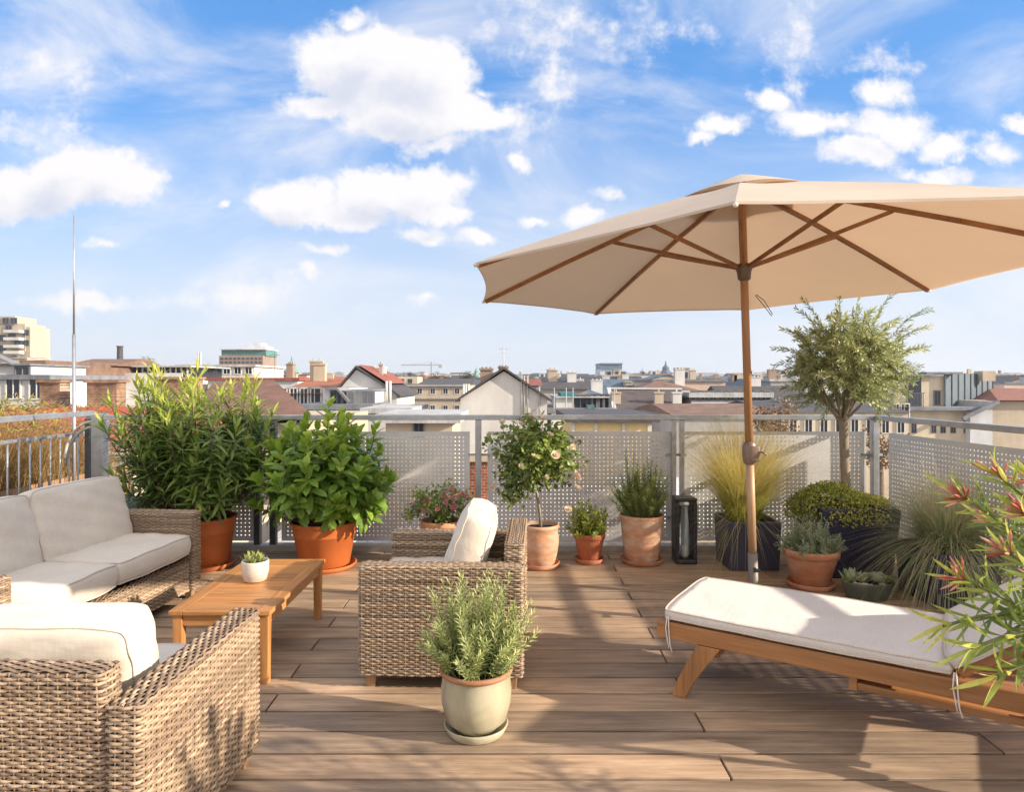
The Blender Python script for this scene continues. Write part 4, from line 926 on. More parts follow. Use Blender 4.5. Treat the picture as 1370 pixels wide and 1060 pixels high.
def planters():
    y0 = 4.98; x0, x1 = 1.605, 2.0
    t = planter('planted_grass', 'golden feather grass in a square anthracite planter behind the umbrella pole', x0, x1, y0, y0+.37, .365, .93, 'navy')
    grass(t, .32, 2900, .93, .22, 'stipa', .0032, .11, (.5, 1.3), (.0, .55), tip=1.0, c=(-.03, 0))
    grass(t, .32, 420, .62, .58, 'stipa', .0022, .11, (.6, 1.6), (.05, .5), tip=.9, c=(-.03, 0), name='outer_blades')
    # olive tree
    t = planter('olive_tree', 'olive tree with a round silvery crown in a tall dark blue planter', 2.20, 2.76, 4.76, 5.32, .50, .86, 'navy2')
    lf = MB(); c0 = Vector((-.02, 0, .53))
    for i in range(5200):
        a = random.uniform(0, 2*PI); q = random.random()**.5; x = .40*q*math.cos(a)-.02; y = .36*q*math.sin(a); zz = .47+.17*(1-q*q)*(.7+.3*math.sin(9*x+3)*math.cos(8*y))+random.uniform(-.03, .035)
        if q > .8: zz -= random.uniform(0, .09)
        lf.blade(Vector((x, y, zz)), (rv()+Vector((0, 0, .6))).normalized(), rv(), random.uniform(.018, .03), .014, .2, 2, .2, min(1, max(0, .5+.3*math.sin(5*x)*math.cos(6*y)+random.uniform(-.35, .35))), 2)
    lf.build('ground_cover', M['cover'], t)
    cx = WX(1131, 5.04)-2.48; tr = [(cx+.0, 0, .44), (cx+.004, 0, .66), (cx-.008, 0, .88), (cx-.012, 0, 1.05), (cx-.02, 0, 1.14)]
    b = MB(); b.tube(tr, [.040, .034, .031, .033, .036], 14); b.build('trunk', M['olivebark'], t, smooth=True)
    C = Vector((cx+.02, 0, 1.53)); rx, ry, rz = .50, .46, .46; top = Vector(tr[-1]); br = MB(); lf = MB(); limbs = []
    for i in range(16):
        a = i*2*PI/16+random.uniform(-.2, .2); el = random.uniform(.15, 1.35); d = Vector((math.cos(a)*math.cos(el), math.sin(a)*math.cos(el), math.sin(el)))
        e = C+Vector((d.x*rx, d.y*ry, d.z*rz-.05))*.62; pts = bezier(top-Vector((0, 0, random.uniform(0, .08))), top*.5+e*.5+Vector((d.x*.1, d.y*.1, -.02)), e, 8)
        br.tube(pts, [.012-.0012*k for k in range(9)], 6); limbs.append(pts)
    def twig(p0, tip):
        pts = bezier(p0, (p0+tip)/2+rv()*.05+Vector((0, 0, .02)), tip, 6); br.tube(pts, [.0035-.0004*k for k in range(7)], 4, cap=False)
        n = int((tip-p0).length/.014)+5; tone = random.uniform(-.2, .2)
        for k in range(n):
            tt = 1-k/n*.95; j = min(5, int(tt*6)); p = pts[j].lerp(pts[j+1], tt*6-j); ax = (pts[j+1]-pts[j]).normalized(); o = ax.orthogonal().normalized()
            for sgn in (0, PI):
                s = R(42+random.uniform(-22, 26)); side = Matrix.Rotation(k*1.57+sgn+random.uniform(-.3, .3), 3, ax) @ o
                lf.blade(p, ax*math.cos(s)+side*math.sin(s), ax, random.uniform(.034, .056), .0115, random.uniform(-.1, .25), 2, 0, min(1, max(0, .45+tone+random.uniform(-.3, .3)+.15*(p.z-C.z)/rz)), 0)
    for i in range(540):
        d = rv(); r = random.uniform(.3, 1.02)*(1+.10*math.sin(3*d.x+5*d.z+1)*math.cos(4*d.y)); tip = C+Vector((d.x*rx, d.y*ry, d.z*rz))*r
        if d.z < -.85: continue
        L = random.choice(limbs); p0 = min((q for l in limbs for q in l[3:]), key=lambda q: (q-tip).length+random.uniform(0, .12)); 
        if (tip-p0).length > .28: p0 = tip+(p0-tip)*.28/(tip-p0).length
        twig(p0, tip)
    for (px, py) in ((1247, 463), (1240, 415), (1236, 490), (1228, 440), (1036, 490), (1028, 467), (1047, 440), (1060, 415), (1075, 402), (1150, 396), (1190, 392), (1120, 400), (1215, 425), (1205, 545), (1170, 565), (1100, 562), (1060, 545), (1045, 520)):
        q = W(px, py, 5.04)-Vector((2.48, 5.04, 0)); q.y += random.uniform(-.15, .15); p0 = C+(q-C)*.55; twig(p0, q)
    br.build('branches', M['olivebark'], t, smooth=True); lf.build('foliage', M['olive'], t)
    # blue grass
    t = planter('planted_grass', 'arching blue green grass spilling over a dark planter at the right', 2.60, 3.02, 4.12, 4.58, .34, .9, 'navy2')
    c = (.02, .02)
    grass(t, .33, 2300, .56, .72, 'festuca', .0040, .12, (.5, 1.3), (.1, .65), c=c, tip=.8, k=6, droop=.9)
    grass(t, .33, 420, .66, .42, 'festuca', .0032, .10, (.2, .6), (.7, 1.0), c=c, name='seed_stalks')
    grass(t, .33, 380, .46, 1.0, 'festuca', .0035, .16, (1.0, 1.7), (.45, .95), c=c, name='dry_blades', droop=1.1)
planters()
def succulents():
    t = thing('succulent_bowl', 'oval grey green bowl of succulents and pebbles behind the lounger', 'potted plant', (WX(1161, 4.36), 4.36, 0), .0)
    b = MB(); b.lathe([(0, 0), (.12, 0), (.135, .01), (.160, .10), (.163, .112), (.158, .116), (.150, .112), (.145, .08)], 40, sy=.62); b.build('bowl', M['green_pot'], t, smooth=True)
    b = MB(); b.lathe([(0, .10), (.148, .098)], 30, sy=.62); b.build('soil', M['soil'], t)
    for i in range(20):
        a = random.uniform(-PI, 0) if i < 13 else random.uniform(0, PI); q = random.uniform(.6, .92); r = random.uniform(.009, .017); b = MB(); pr = [(0, -r*.7)]+[(r*math.sin(k*PI/6), -r*.7*math.cos(k*PI/6)) for k in range(1, 6)]+[(0, r*.7)]
        b.lathe(pr, 12, sx=1, sy=random.uniform(.7, 1)); o = b.build('pebble', M['pebble'], t, smooth=True); o.location = (.142*q*math.cos(a), .086*q*math.sin(a), .104)
    for (x, y, n, L, wd, tl, mk) in ((-.105, .01, 26, .085, .020, 12, 'succ'), (-.05, -.01, 20, .07, .018, 20, 'succ'), (.055, -.005, 24, .068, .042, 22, 'succ'), (.125, .0, 16, .05, .022, 30, 'succ_y'), (.02, .03, 16, .055, .03, 30, 'succ'), (-.14, -.01, 12, .05, .018, 40, 'succ_y')):
        b = MB()
        for k in range(n):
            az = k*2.4; s = R(tl+62*(k/n)); side = Vector((math.cos(az), math.sin(az), 0)); d = Vector((0, 0, 1))*math.cos(s)+side*math.sin(s)
            b.blade(side*.004, d, Vector((0, 0, 1))*math.sin(s)-side*math.cos(s), L*(.6+.4*k/n)*random.uniform(.9, 1.1), wd, -.3, 4, .25, random.uniform(.1, .9), 0 if wd < .03 else 2)
        o = b.build('rosette', M[mk], t); o.scale = (1.4,)*3; o.location = (x, y, .105)
succulents()
def oleander_right():
    P0 = Vector((1.72, 1.62, 0))
    t, z = pot('potted_oleander', 'flowering oleander with red buds reaching in from the right edge over the lounger', P0, .25, .18, .42, M['plastic_pot'], 'plastic'); t.rotation_euler.z = 0
    tips = [(1292, 668, 1.62), (1340, 640, 1.60), (1290, 776, 1.50), (1352, 742, 1.50), (1375, 690, 1.45), (1385, 645, 1.6), (1395, 780, 1.4), (1330, 700, 1.75)]
    tips = [W(px, py, D)-P0 for px, py, D in tips]
    low = [W(px, py, D)-P0 for px, py, D in ((1300, 868, 1.42), (1335, 905, 1.40), (1262, 838, 1.5))]
    for i in range(60):
        d = rv(); d.z = abs(d.z)*.8+.1; q = Vector((d.x*.48, d.y*.45, .55+d.z*.80))
        if (q+P0).x/(q+P0).y < .80 or (q.z < .75 and (q+P0).x/(q+P0).y < .88): continue
        tips.append(q)
    lf = MB(); st = MB(); bd_i = 0
    for n_, tip in enumerate(tips+low):
        a = random.uniform(0, 6.28); p0 = Vector((.08*math.cos(a), .08*math.sin(a), z)); mid = Vector((p0.x+(tip.x-p0.x)*.45, p0.y+(tip.y-p0.y)*.45, p0.z+(tip.z-p0.z)*.75))
        if n_ >= len(tips): mid = Vector((tip.x*.4, tip.y*.4, tip.z+.12))
        pts = bezier(p0, mid, tip, 10); st.tube(pts, [.008-.0005*k for k in range(11)], 6, cap=False); Ln = (tip-p0).length; N = int(Ln*.62/.026); ph = random.random()*6
        for k in range(N):
            tt = 1-.62*k/N; j = min(9, int(tt*10)); p = pts[j].lerp(pts[j+1], tt*10-j); ax = (pts[j+1]-pts[j]).normalized(); o = ax.orthogonal().normalized(); s = R(22+34*min(1, k/5)+random.uniform(-8, 8))
            for w_ in range(3):
                side = Matrix.Rotation(ph+k*1.05+w_*2*PI/3+random.uniform(-.2, .2), 3, ax) @ o
                lf.blade(p, ax*math.cos(s)+side*math.sin(s), ax*math.sin(s)-side*math.cos(s), random.uniform(.07, .11), random.uniform(.0085, .0115), random.uniform(-.1, .35), 5, .25, min(1, max(0, .45+.4*(1-min(1, k/6))+random.uniform(-.2, .2))), 0)
        if n_ < 8 or (n_ < len(tips) and random.random() < .5):
            b = MB(); ax = (pts[-1]-pts[-2]).normalized()
            for q in range(11 if n_ < 6 else 6):
                s = R(random.uniform(5, 60)); side = Matrix.Rotation(random.random()*6.28, 3, ax) @ ax.orthogonal().normalized(); dd = (ax*math.cos(s)+side*math.sin(s)); l = random.uniform(.010, .034)
                b.tube([tip, tip+dd*l], [.0015, .0015], 5, .1); e = tip+dd*l; w2 = random.uniform(.0024, .004)
                b.tube([e, e+dd*.010, e+dd*.022, e+dd*.034], [.0014, w2, w2*.8, .0006], 6, random.random())
            b.build('flower_buds', M['bud'], t, smooth=True)
    lf.build('foliage', M['oleander'], t); st.build('stems', M['stem'], t, smooth=True)
oleander_right()
# ================================================================== CITY
GZ = -20.0
def ground():
    b = MB(); S = 15000; b.add([(-S, -S, GZ), (S, -S, GZ), (S, S, GZ), (-S, S, GZ)], [(0, 1, 2, 3)]); structure(b.build('ground', simple('city_ground', (.16, .15, .14), .95, .3, .02, 0)))
    b = MB(); b.b2(-4.3, 3.7, -8, 5.66, GZ, -.21); o = b.build('terrace_building', plaster((.55, .50, .42), 'pl_own')); tagt(o, 'pale building under the deck carrying the roof terrace', 'building')
ground()
WALL = {'white': (.60, .585, .565), 'cream': (.56, .47, .35), 'beige': (.48, .40, .30), 'yellow': (.70, .55, .28), 'grey': (.38, .37, .36), 'brown': (.30, .22, .17), 'pinkbeige': (.60, .47, .38), 'greywhite': (.55, .56, .58)}
ROOF = {'red': (.27, .085, .055), 'orange': (.34, .13, .07), 'brown': (.20, .12, .085), 'dark': (.075, .07, .075), 'grey': (.20, .21, .23), 'blue': (.10, .14, .18), 'light': (.45, .45, .45), 'green': (.16, .34, .28), 'redmetal': (.36, .085, .06)}
def wm(k): return plaster(WALL[k], 'wall_'+k)
def rm(k): return tiles(ROOF[k], 'roof_'+k)
def prism(b, x0, x1, y0, y1, z0, z1, kind, hang=.3, ridge=.5):
    """kind: gable_x (ridge along x), gable_y (gable end facing), hip, shed, mansard, flat"""
    if kind == 'flat': b.b2(x0-hang, x1+hang, y0-hang, y1+hang, z0, max(z1, z0+.25)); return
    x0 -= hang; x1 += hang; y0 -= hang; y1 += hang; xm = x0+(x1-x0)*ridge; ym = (y0+y1)/2; t = .18
    if kind == 'gable_y': vs = [(x0, y0, z0), (xm, y0, z1), (x1, y0, z0), (x0, y1, z0), (xm, y1, z1), (x1, y1, z0)]
    elif kind == 'gable_x': vs = [(x0, y0, z0), (x0, ym, z1), (x0, y1, z0), (x1, y0, z0), (x1, ym, z1), (x1, y1, z0)]
    elif kind == 'shed': vs = [(x0, y0, z0), (x0, y1, z1), (x0, y1, z0), (x1, y0, z0), (x1, y1, z1), (x1, y1, z0)]
    elif kind in ('hip', 'mansard'):
        k = min(x1-x0, y1-y0)*(.45 if kind == 'hip' else .16)
        kx, ky = (k, (y1-y0)*.46 if kind == 'hip' else k)
        vs = [(x0, y0, z0), (x1, y0, z0), (x1, y1, z0), (x0, y1, z0), (x0+kx, y0+ky, z1), (x1-kx, y0+ky, z1), (x1-kx, y1-ky, z1), (x0+kx, y1-ky, z1)]
        b.add(vs, [(3, 2, 1, 0), (4, 5, 6, 7), (0, 1, 5, 4), (1, 2, 6, 5), (2, 3, 7, 6), (3, 0, 4, 7)]); return
    b.add(vs, [(0, 1, 4, 3), (1, 2, 5, 4), (0, 3, 5, 2), (0, 2, 1), (3, 4, 5)])
WIN = {}
def window(par, x, y, z, w_, h_, frame='white', name='window'):
    key = (round(w_, 1), round(h_, 1), frame)
    if key not in WIN:
        f = .10*min(w_, 1.2)
        b = MB(); b.b2(-w_/2, w_/2, -.07, .05, h_/2-f, h_/2); b.b2(-w_/2, w_/2, -.07, .05, -h_/2, -h_/2+f); b.b2(-w_/2, -w_/2+f, -.07, .05, -h_/2+f, h_/2-f); b.b2(w_/2-f, w_/2, -.07, .05, -h_/2+f, h_/2-f); b.b2(-f*.3, f*.3, -.06, .04, -h_/2+f, h_/2-f)
        o = b.build(name, wm('white') if frame == 'white' else rm('grey'), par)
        b = MB(); b.b2(-w_/2+f*.5, w_/2-f*.5, -.03, .04, -h_/2+f*.5, h_/2-f*.5); p = b.build('pane', M['pane'], o); WIN[key] = (o.data, p.data)
    else:
        o = bpy.data.objects.new(name, WIN[key][0]); col.objects.link(o); o.parent = par; p = bpy.data.objects.new('pane', WIN[key][1]); col.objects.link(p); p.parent = o
    o.location = (x, y, z); return o
def chimney(par, x, y, z, w_=.8, h_=1.4, m='brown', d_=.6, pots=2):
    b = MB(); b.b2(-w_/2, w_/2, -d_/2, d_/2, -1.0, h_); b.b2(-w_/2-.06, w_/2+.06, -d_/2-.06, d_/2+.06, h_+.002, h_+.12)
    for i in range(pots): b.tube([(-w_/2+w_*(i+.5)/pots, 0, h_+.12), (-w_/2+w_*(i+.5)/pots, 0, h_+.17+.15*min(1, h_))], .065, 8)
    o = b.build('chimney', wm(m), par); o.location = (x, y, z); return o
def house(label, px0, px1, py_eave, D, depth, wall, roof, kind, py_top=None, rows=(), cols=5, win=(1.0, 1.5), group=None, name='building', cat='building', chim=0, frame='white', parapet=False, ridge=.5, hang=.25, zbot=GZ, skip=(), winx=None):
    x0, x1 = WX(px0, D), WX(px1, D); z = WZ(py_eave, D); t = thing(name, label, cat, ((x0+x1)/2, D, zbot), 0, group); w_ = x1-x0; H = z-zbot
    b = MB(); b.b2(-w_/2, w_/2, 0, depth, 0, H)
    if parapet: b.b2(-w_/2-.12, w_/2+.12, -.12, .25, H+.002, H+.35); b.b2(-w_/2-.12, -w_/2+.2, .252, depth, H+.002, H+.35); b.b2(w_/2-.2, w_/2+.12, .252, depth, H+.002, H+.35)
    zt = (WZ(py_top, D+ (depth/2 if kind in ('gable_x', 'hip') else 0))-zbot) if py_top else H+.3
    if kind == 'gable_y': xm = -w_/2+w_*ridge; b.add([(-w_/2, 0, H), (w_/2, 0, H), (xm, 0, zt-.12), (-w_/2, depth, H), (w_/2, depth, H), (xm, depth, zt-.12)], [(0, 1, 2), (5, 4, 3)])
    if kind == 'gable_x': b.add([(-w_/2, 0, H), (-w_/2, depth, H), (-w_/2, depth/2, zt-.1), (w_/2, 0, H), (w_/2, depth, H), (w_/2, depth/2, zt-.1)], [(0, 1, 2), (5, 4, 3)])
    b.build('wall', wm(wall), t)
    if roof:
        b = MB()
        if kind == 'gable_y':
            xm = -w_/2+w_*ridge; th = .13
            for (xa, xb) in ((-w_/2-hang, xm), (xm, w_/2+hang)):
                za = H-hang*(zt-H)/(w_/2) if xa < xm else zt; zb_ = zt if xa < xm else H-hang*(zt-H)/(w_/2)
                vs = [(xa, -hang, za), (xb, -hang, zb_), (xb, depth+hang, zb_), (xa, depth+hang, za)]; vs += [(x, y, z_+th) for x, y, z_ in vs]
                b.add(vs, [(3, 2, 1, 0), (4, 5, 6, 7), (0, 1, 5, 4), (1, 2, 6, 5), (2, 3, 7, 6), (3, 0, 4, 7)])
        else: prism(b, -w_/2, w_/2, 0, depth, H+.004+(.36 if parapet and kind == 'flat' and False else 0), zt, kind, hang)
        b.build('roof', rm(roof), t)
    for py in rows:
        zz = WZ(py, D)-zbot
        xs = [WX(p, D)-(x0+x1)/2 for p in winx] if winx else [-w_/2+w_*(i+.5)/cols for i in range(cols)]
        for i, x in enumerate(xs):
            if i in skip: continue
            window(t, x, 0, zz, *win, frame)
    for i in range(chim): chimney(t, random.uniform(-w_*.4, w_*.4), depth*random.uniform(.3, .6), (zt if kind != 'flat' else H), .9, random.uniform(.8, 1.6), random.choice(['brown', 'beige', 'white']))
    return t, H
def seams(t, x0, x1, y0, y1, z, n, m): pass

# ---- close neighbours on the left
def near_left():
    BR = bricks('old_brick', (.33, .20, .12), 7)
    # dry grass in a wooden planter outside the left railing
    t = thing('grass_planter', 'long wooden planter of tall dry golden grass beyond the left railing', 'planter', (-4.35, 5.6, 0))
    b = MB()
    for i in range(28): b.b2(-.02, 0, -1.9+i*.142, -1.9+i*.142+.138, -.05, .47)
    for i in range(9): b.b2(-.02-.13*i-.13, -.02-.13*i-.004, -1.92, -1.90, -.05, .47)
    b.build('boards', M['foot'], t)
    b = MB(); b.b2(-1.2, -.021, -1.899, 2.08, .3, .42); b.build('soil', M['soil'], t)
    b = MB()
    for i in range(7500):
        x = -random.uniform(.08, 1.15); y = random.uniform(-1.8, 2.0); h = .88+.10*math.sin(y*2.3)+.12*math.sin(y*5+x*3); s = abs(random.gauss(0, .35)); a = random.random()*6.28
        b.blade(Vector((x, y, .38)), Vector((math.cos(a)*math.sin(s), math.sin(a)*math.sin(s), math.cos(s))), Vector((math.cos(a+PI), math.sin(a+PI), .3)), h*random.uniform(.6, 1.05), .007, random.uniform(.2, 1.0), 4, 0, random.random(), 1)
    b.build('grass_blades', M['drygrass'], t)
    lf = MB()
    for i in range(5200):
        x = -random.uniform(.05, 1.15); y = random.uniform(-1.8, 1.98); lf.blade(Vector((x, y, 1.10+.07*math.sin(y*3)+random.uniform(-.20, .12))), rv(), rv(), .055, .014, .2, 2, .2, random.random(), 0)
    lf.build('leafy_tops', M['hedge'], t)
    # red metal roof next door
    t = thing('roof_house', 'neighbouring house with a red sheet metal roof and brick chimneys beyond the left railing', 'building', (-5.6, 12, GZ))
    b = MB(); b.b2(-4.8, -1.4, -2.6, 4.6, 0, -GZ-1.15); b.b2(-1.39, 1.0, -2.6, 2.0, 0, -GZ-1.15); b.build('wall', wm('cream'), t)
    b = MB(); z0 = WZ(655, 9.2)-GZ; z1 = WZ(545, 14.2)-GZ
    vs = [(-5.0, -2.8, z0), (1.15, -2.8, z0), (-1.2, 2.2, z1), (-5.0, 2.2, z1), (-5.0, 4.8, z0+.3), (-1.0, 4.8, z0+.3)]; vs += [(x, y, z-.2) for x, y, z in vs]
    b.add(vs, [(0, 1, 2, 3), (3, 2, 5, 4), (1, 5, 2), (0, 6, 7, 1), (1, 7, 11, 5), (5, 11, 10, 4), (4, 10, 6, 0), (6, 10, 11, 7), (0, 3, 4)])
    for i in range(11):
        x = -4.8+i*.58; x1 = -4.8+i*.36; b.bar((x, -2.8, z0+.02), (x1, 2.2, z1+.02), .02, .03)
    b.build('roof', simple('red_sheet_metal', (.40, .085, .055), .5, .18, 2, .1, .003), t)
    for (pa, pb, py, D) in ((53, 80, 512, 14.6), (116, 156, 512, 14.4), (206, 262, 508, 15)):
        x0, x1 = WX(pa, D), WX(pb, D); b = MB(); z = WZ(py, D)-GZ; b.b2(x0+5.6, x1+5.6, D-12, D-11.65, z1-1.2, z); b.b2(x0+5.55, x1+5.65, D-12.05, D-11.6, z+.002, z+.06); b.build('chimney', BR, t)
    x0, x1 = WX(140, 8.9), WX(178, 8.9); o = MB(); o.b2(x0, x1, 8.9, 9.5, -3.4, WZ(612, 8.9)); o.b2(x0-.04, x1+.04, 8.86, 9.54, WZ(612, 8.9)+.002, WZ(607, 8.9)); o = o.build('chimney_stack', wm('cream')); tagt(o, 'cream plastered chimney stack rising just behind the left end of the balustrade', 'chimney')
near_left()

def landmark_city():
    h = house
    # left group
    t, H = h('stepped beige apartment tower with white balconies at the far left skyline', -70, 36, 480, 185, 9, 'beige', 'light', 'flat')
    D = 185
    for (a, c, y0, y1, m) in ((-70, 33, 480, 470, 'beige'), (-70, 31, 470, 433, 'beige'), (-70, 18, 433, 423, 'beige'), (26, 37, 478, 437, 'beige')):
        b = MB(); x0, x1 = WX(a, D), WX(c, D); b.b2(x0-t.location.x, x1-t.location.x, .5+random.random(), 8.9, WZ(y0, D)-GZ, WZ(y1, D)-GZ); b.build('wall', wm(m), t)
    for py in (444, 454, 464, 472):
        b = MB(); x0, x1 = WX(10, D)-t.location.x, WX(31, D)-t.location.x; z = WZ(py, D)-GZ; b.b2(x0, x1, -1.6, .4, z-.35, z+.45); b.build('balcony', wm('white'), t)
    for (px, py) in ((6, 429), (17, 429), (10, 439), (1, 452), (1, 466), (14, 448), (22, 459), (33, 459), (33, 445)): window(t, WX(px, D)-t.location.x, .42, WZ(py, D)-GZ, 1.9, 1.7, 'grey')
    t, H = h('small white attic house with a slanted dark skylight at the far left', -60, 65, 508, 42, 8, 'white', 'grey', 'flat', None, rows=(499+20,), cols=4)
    b = MB(); x0, x1 = WX(-60, 42)-t.location.x, WX(33, 42)-t.location.x; b.b2(x0, x1, .5, 6, H+.3, WZ(489, 42)-GZ); b.build('attic_wall', wm('white'), t)
    b = MB(); zz = WZ(489, 42)-GZ; b.b2(x0-.2, x1+.2, .2, 6.2, zz+.003, zz+.12); b.bar((x0+.5, .3, zz+1.5), (x1-.8, .3, zz+.1), .8, .12); b.build('roof', rm('grey'), t)
    window(t, WX(24, 42)-t.location.x, .42, WZ(498, 42)-GZ, 1.0, .8, 'grey')
    t, H = h('white walled building with a brown rounded mansard roof left of the lightning rod', 20, 62, 512, 55, 14, 'white', 'brown', 'mansard', 482)
    t, H = h('long building with a dark two-tier mansard roof behind the lightning rod', 62, 128, 508, 62, 14, 'beige', 'dark', 'mansard', 489)
    b = MB(); prism(b, WX(64, 62)-t.location.x, WX(132, 62)-t.location.x, 2.4, 11.6, WZ(489, 62)-GZ+.01, WZ(478, 64)-GZ, 'gable_x', .3); b.build('upper_roof', rm('brown'), t)
    t, H = h('low modern penthouse with a long glazed front and white balustrade', 126, 236, 506, 66, 12, 'white', None, 'flat')
    D = 66; b = MB(); x0, x1 = WX(138, D)-t.location.x, WX(238, D)-t.location.x; b.b2(x0, x1, 2, 10, H, WZ(491, D)-GZ); b.build('glazed_wall', M['pane'], t)
    b = MB(); b.b2(x0-.4, x1+.8, 1.0, 10.5, WZ(491, D)-GZ+.002, WZ(489, D)-GZ); b.build('roof', rm('light'), t)
    for i in range(14): b = MB(); xx = x0+(x1-x0)*i/13; b.b2(xx-.07, xx+.07, 1.85, 1.99, H, WZ(491, D)-GZ); b.build('mullion', wm('white'), t)
    b = MB(); b.b2(x0-.4, x1+.4, .1, .2, H+.002, H+.5); b.build('balustrade', wm('white'), t)
    h('white flat roofed block between the penthouse and the big oleander', 238, 340, 491, 78, 10, 'white', 'light', 'flat', 489.5, rows=(496,), cols=7, win=(.9, .9))
    t, H = h('tall brown brick office block with a green glazed top floor', 293, 352, 476, 260, 15, 'brown', None, 'flat')
    D = 260; lx = t.location.x
    b = MB(); b.b2(WX(294, D)-lx, WX(354, D)-lx, 1.5, 14, H, WZ(468, D)-GZ); b.build('glass_storey', tiles((.12, .26, .24), 'greenglass', .5, True), t)
    b = MB(); b.b2(WX(293, D)-lx, WX(355, D)-lx, .5, 14.5, WZ(468, D)-GZ+.01, WZ(466.5, D)-GZ); b.b2(WX(318, D)-lx, WX(350, D)-lx, 4, 13, WZ(466.4, D)-GZ, WZ(462, D)-GZ); b.b2(WX(332, D)-lx, WX(344, D)-lx, 5, 11, WZ(461.9, D)-GZ, WZ(458, D)-GZ); b.build('roof', wm('greywhite'), t)
    for r_, py in enumerate((480, 485, 490)):
        for i in range(10): window(t, WX(297+i*5.7, D)-lx, 0, WZ(py, D)-GZ, 1.2, .9, 'grey')
    # brown/orange roofs right of the oleander
    t, H = h('close building with a large weathered brown tile roof behind the laurel', 285, 410, 566, 21, 9, 'beige', None, 'flat', zbot=GZ)
    b = MB(); x = WX(378, 25)-t.location.x; b.add([(WX(250, 21)-t.location.x, -.4, H), (WX(428, 21)-t.location.x, -.4, H+.15), (WX(366, 25.5)-t.location.x, 4.5, WZ(508, 25.5)-GZ), (WX(285, 25.5)-t.location.x, 4.5, WZ(512, 25.5)-GZ), (WX(410, 30)-t.location.x, 9, H), (WX(250, 21)-t.location.x, 9, H)], [(0, 1, 2, 3), (1, 4, 2), (3, 2, 4, 5), (0, 3, 5), (0, 5, 4, 1)]); b.build('roof', tiles((.20, .105, .075), 'weathered_tile', 6), t)
    t, H = h('building with bright orange tile roofs right of the weathered brown roof', 372, 428, 527, 46, 14, 'cream', 'orange', 'gable_x', 510, rows=(533,), cols=4, chim=2)
    t, H = h('small terrace house with a grey metal dormer and railing left of the white gable', 404, 494, 548, 38, 7, 'white', 'grey', 'flat', None, cat='building')
    lx = t.location.x; D = 38
    b = MB(); b.b2(WX(425, D)-lx, WX(462, D)-lx, 1.0, 6, H+.28, WZ(520, D)-GZ); b.build('dormer_wall', wm('white'), t)
    b = MB(); x0, x1 = WX(430, D)-lx, WX(464, D)-lx; zt = WZ(519, D)-GZ; b.add([(x0, .6, zt), (x1-.7, .6, zt), (x1, .6, zt-.8), (x0, 6, zt), (x1-.7, 6, zt), (x1, 6, zt-.8), (x0, .6, zt-.12), (x1-.75, .6, zt-.12), (x1-.1, .6, zt-.9)], [(0, 1, 4, 3), (1, 2, 5, 4), (0, 6, 7, 1), (1, 7, 8, 2)]); b.build('dormer_roof', rm('grey'), t)
    b = MB(); b.b2(WX(466, D)-lx, WX(491, D)-lx, 1.5, 6, H+.28, WZ(524, D)-GZ); b.build('side_wall', wm('white'), t)
    b = MB(); b.b2(WX(455, D)-lx, WX(494, D)-lx, 1.1, 6.3, WZ(524, D)-GZ+.01, WZ(521.5, D)-GZ); b.build('side_roof', rm('grey'), t)
    for px in (445, 460, 485): window(t, WX(px, D)-lx, .98 if px < 463 else 1.48, WZ(536, D)-GZ, .8, 1.1, 'grey')
    b = MB()
    for i in range(26): xx = WX(463+i*1.5, D)-lx; b.b2(xx-.012, xx+.012, .2, .22, H+.28, H+1.05)
    b.b2(WX(462, D)-lx, WX(502, D)-lx, .19, .23, H+1.05, H+1.1); b.build('railing', M['steel'], t)
    t, H = h('narrow white gable house with a red tile roof left of the beige facade', 449, 531, 527, 44, 8, 'white', 'dark', 'gable_y', 492, chim=0, ridge=.34, name='gable_house')
    chimney(t, WX(483, 44)-t.location.x, 5, WZ(494, 44)-GZ, 1.3, .15, 'white', 1, 4); chimney(t, WX(498, 44)-t.location.x, 3, WZ(500, 44)-GZ, .25, .6, 'grey', .3, 1)
    b = MB(); lx = t.location.x; b.add([(WX(479, 44)-lx, -.1, WZ(493.0, 44)-GZ+.26), (WX(520, 44)-lx, -.1, WZ(518.5, 44)-GZ+.26), (WX(520, 44)-lx, 7.9, WZ(518.5, 44)-GZ+.26), (WX(479, 44)-lx, 7.9, WZ(493.0, 44)-GZ+.26)], [(0, 1, 2, 3)]); b.build('tile_slope', rm('red'), t)
    for px in (517, 521.5): tubeo('vent_pipe', [(WX(px, 43)-t.location.x, -.9, WZ(548, 43)-GZ), (WX(px, 43)-t.location.x, -.9, WZ(510, 43)-GZ)], .09, wm('white'), t)
    t, H = h('low white extension with a hipped top in front of the gable house', 490, 545, 553, 33, 6, 'white', 'light', 'flat', 549.5)
    # beige facade
    t, H = h('weathered beige facade with two rows of windows behind the balustrade', 525, 628, 515, 130, 20, 'beige', 'dark', 'shed', 506, rows=(523.5,), win=(1.05, 1.2), winx=(546, 561.5, 579, 596, 611.5))
    for px in (546.5, 563, 579, 596, 611.5): window(t, WX(px, 130)-t.location.x, 0, WZ(549, 130)-GZ, 1.0, 2.0)
    for px in (595.5, 610): window(t, WX(px, 130)-t.location.x, 0, WZ(573.5, 130)-GZ, 1.1, 1.2, 'grey')
    b = MB(); lx = t.location.x; b.b2(WX(524, 130)-lx, WX(628, 130)-lx, -.5, -.002, WZ(517, 130)-GZ, WZ(515, 130)-GZ); b.b2(WX(524, 130)-lx, WX(628, 130)-lx, -.35, -.002, WZ(534, 130)-GZ, WZ(532.5, 130)-GZ); b.build('cornice', wm('grey'), t)
    b = MB(); b.b2(WX(526, 130)-lx, WX(556, 130)-lx, 2.5, 10, H, WZ(504, 130)-GZ); b.build('attic_wall', wm('cream'), t)
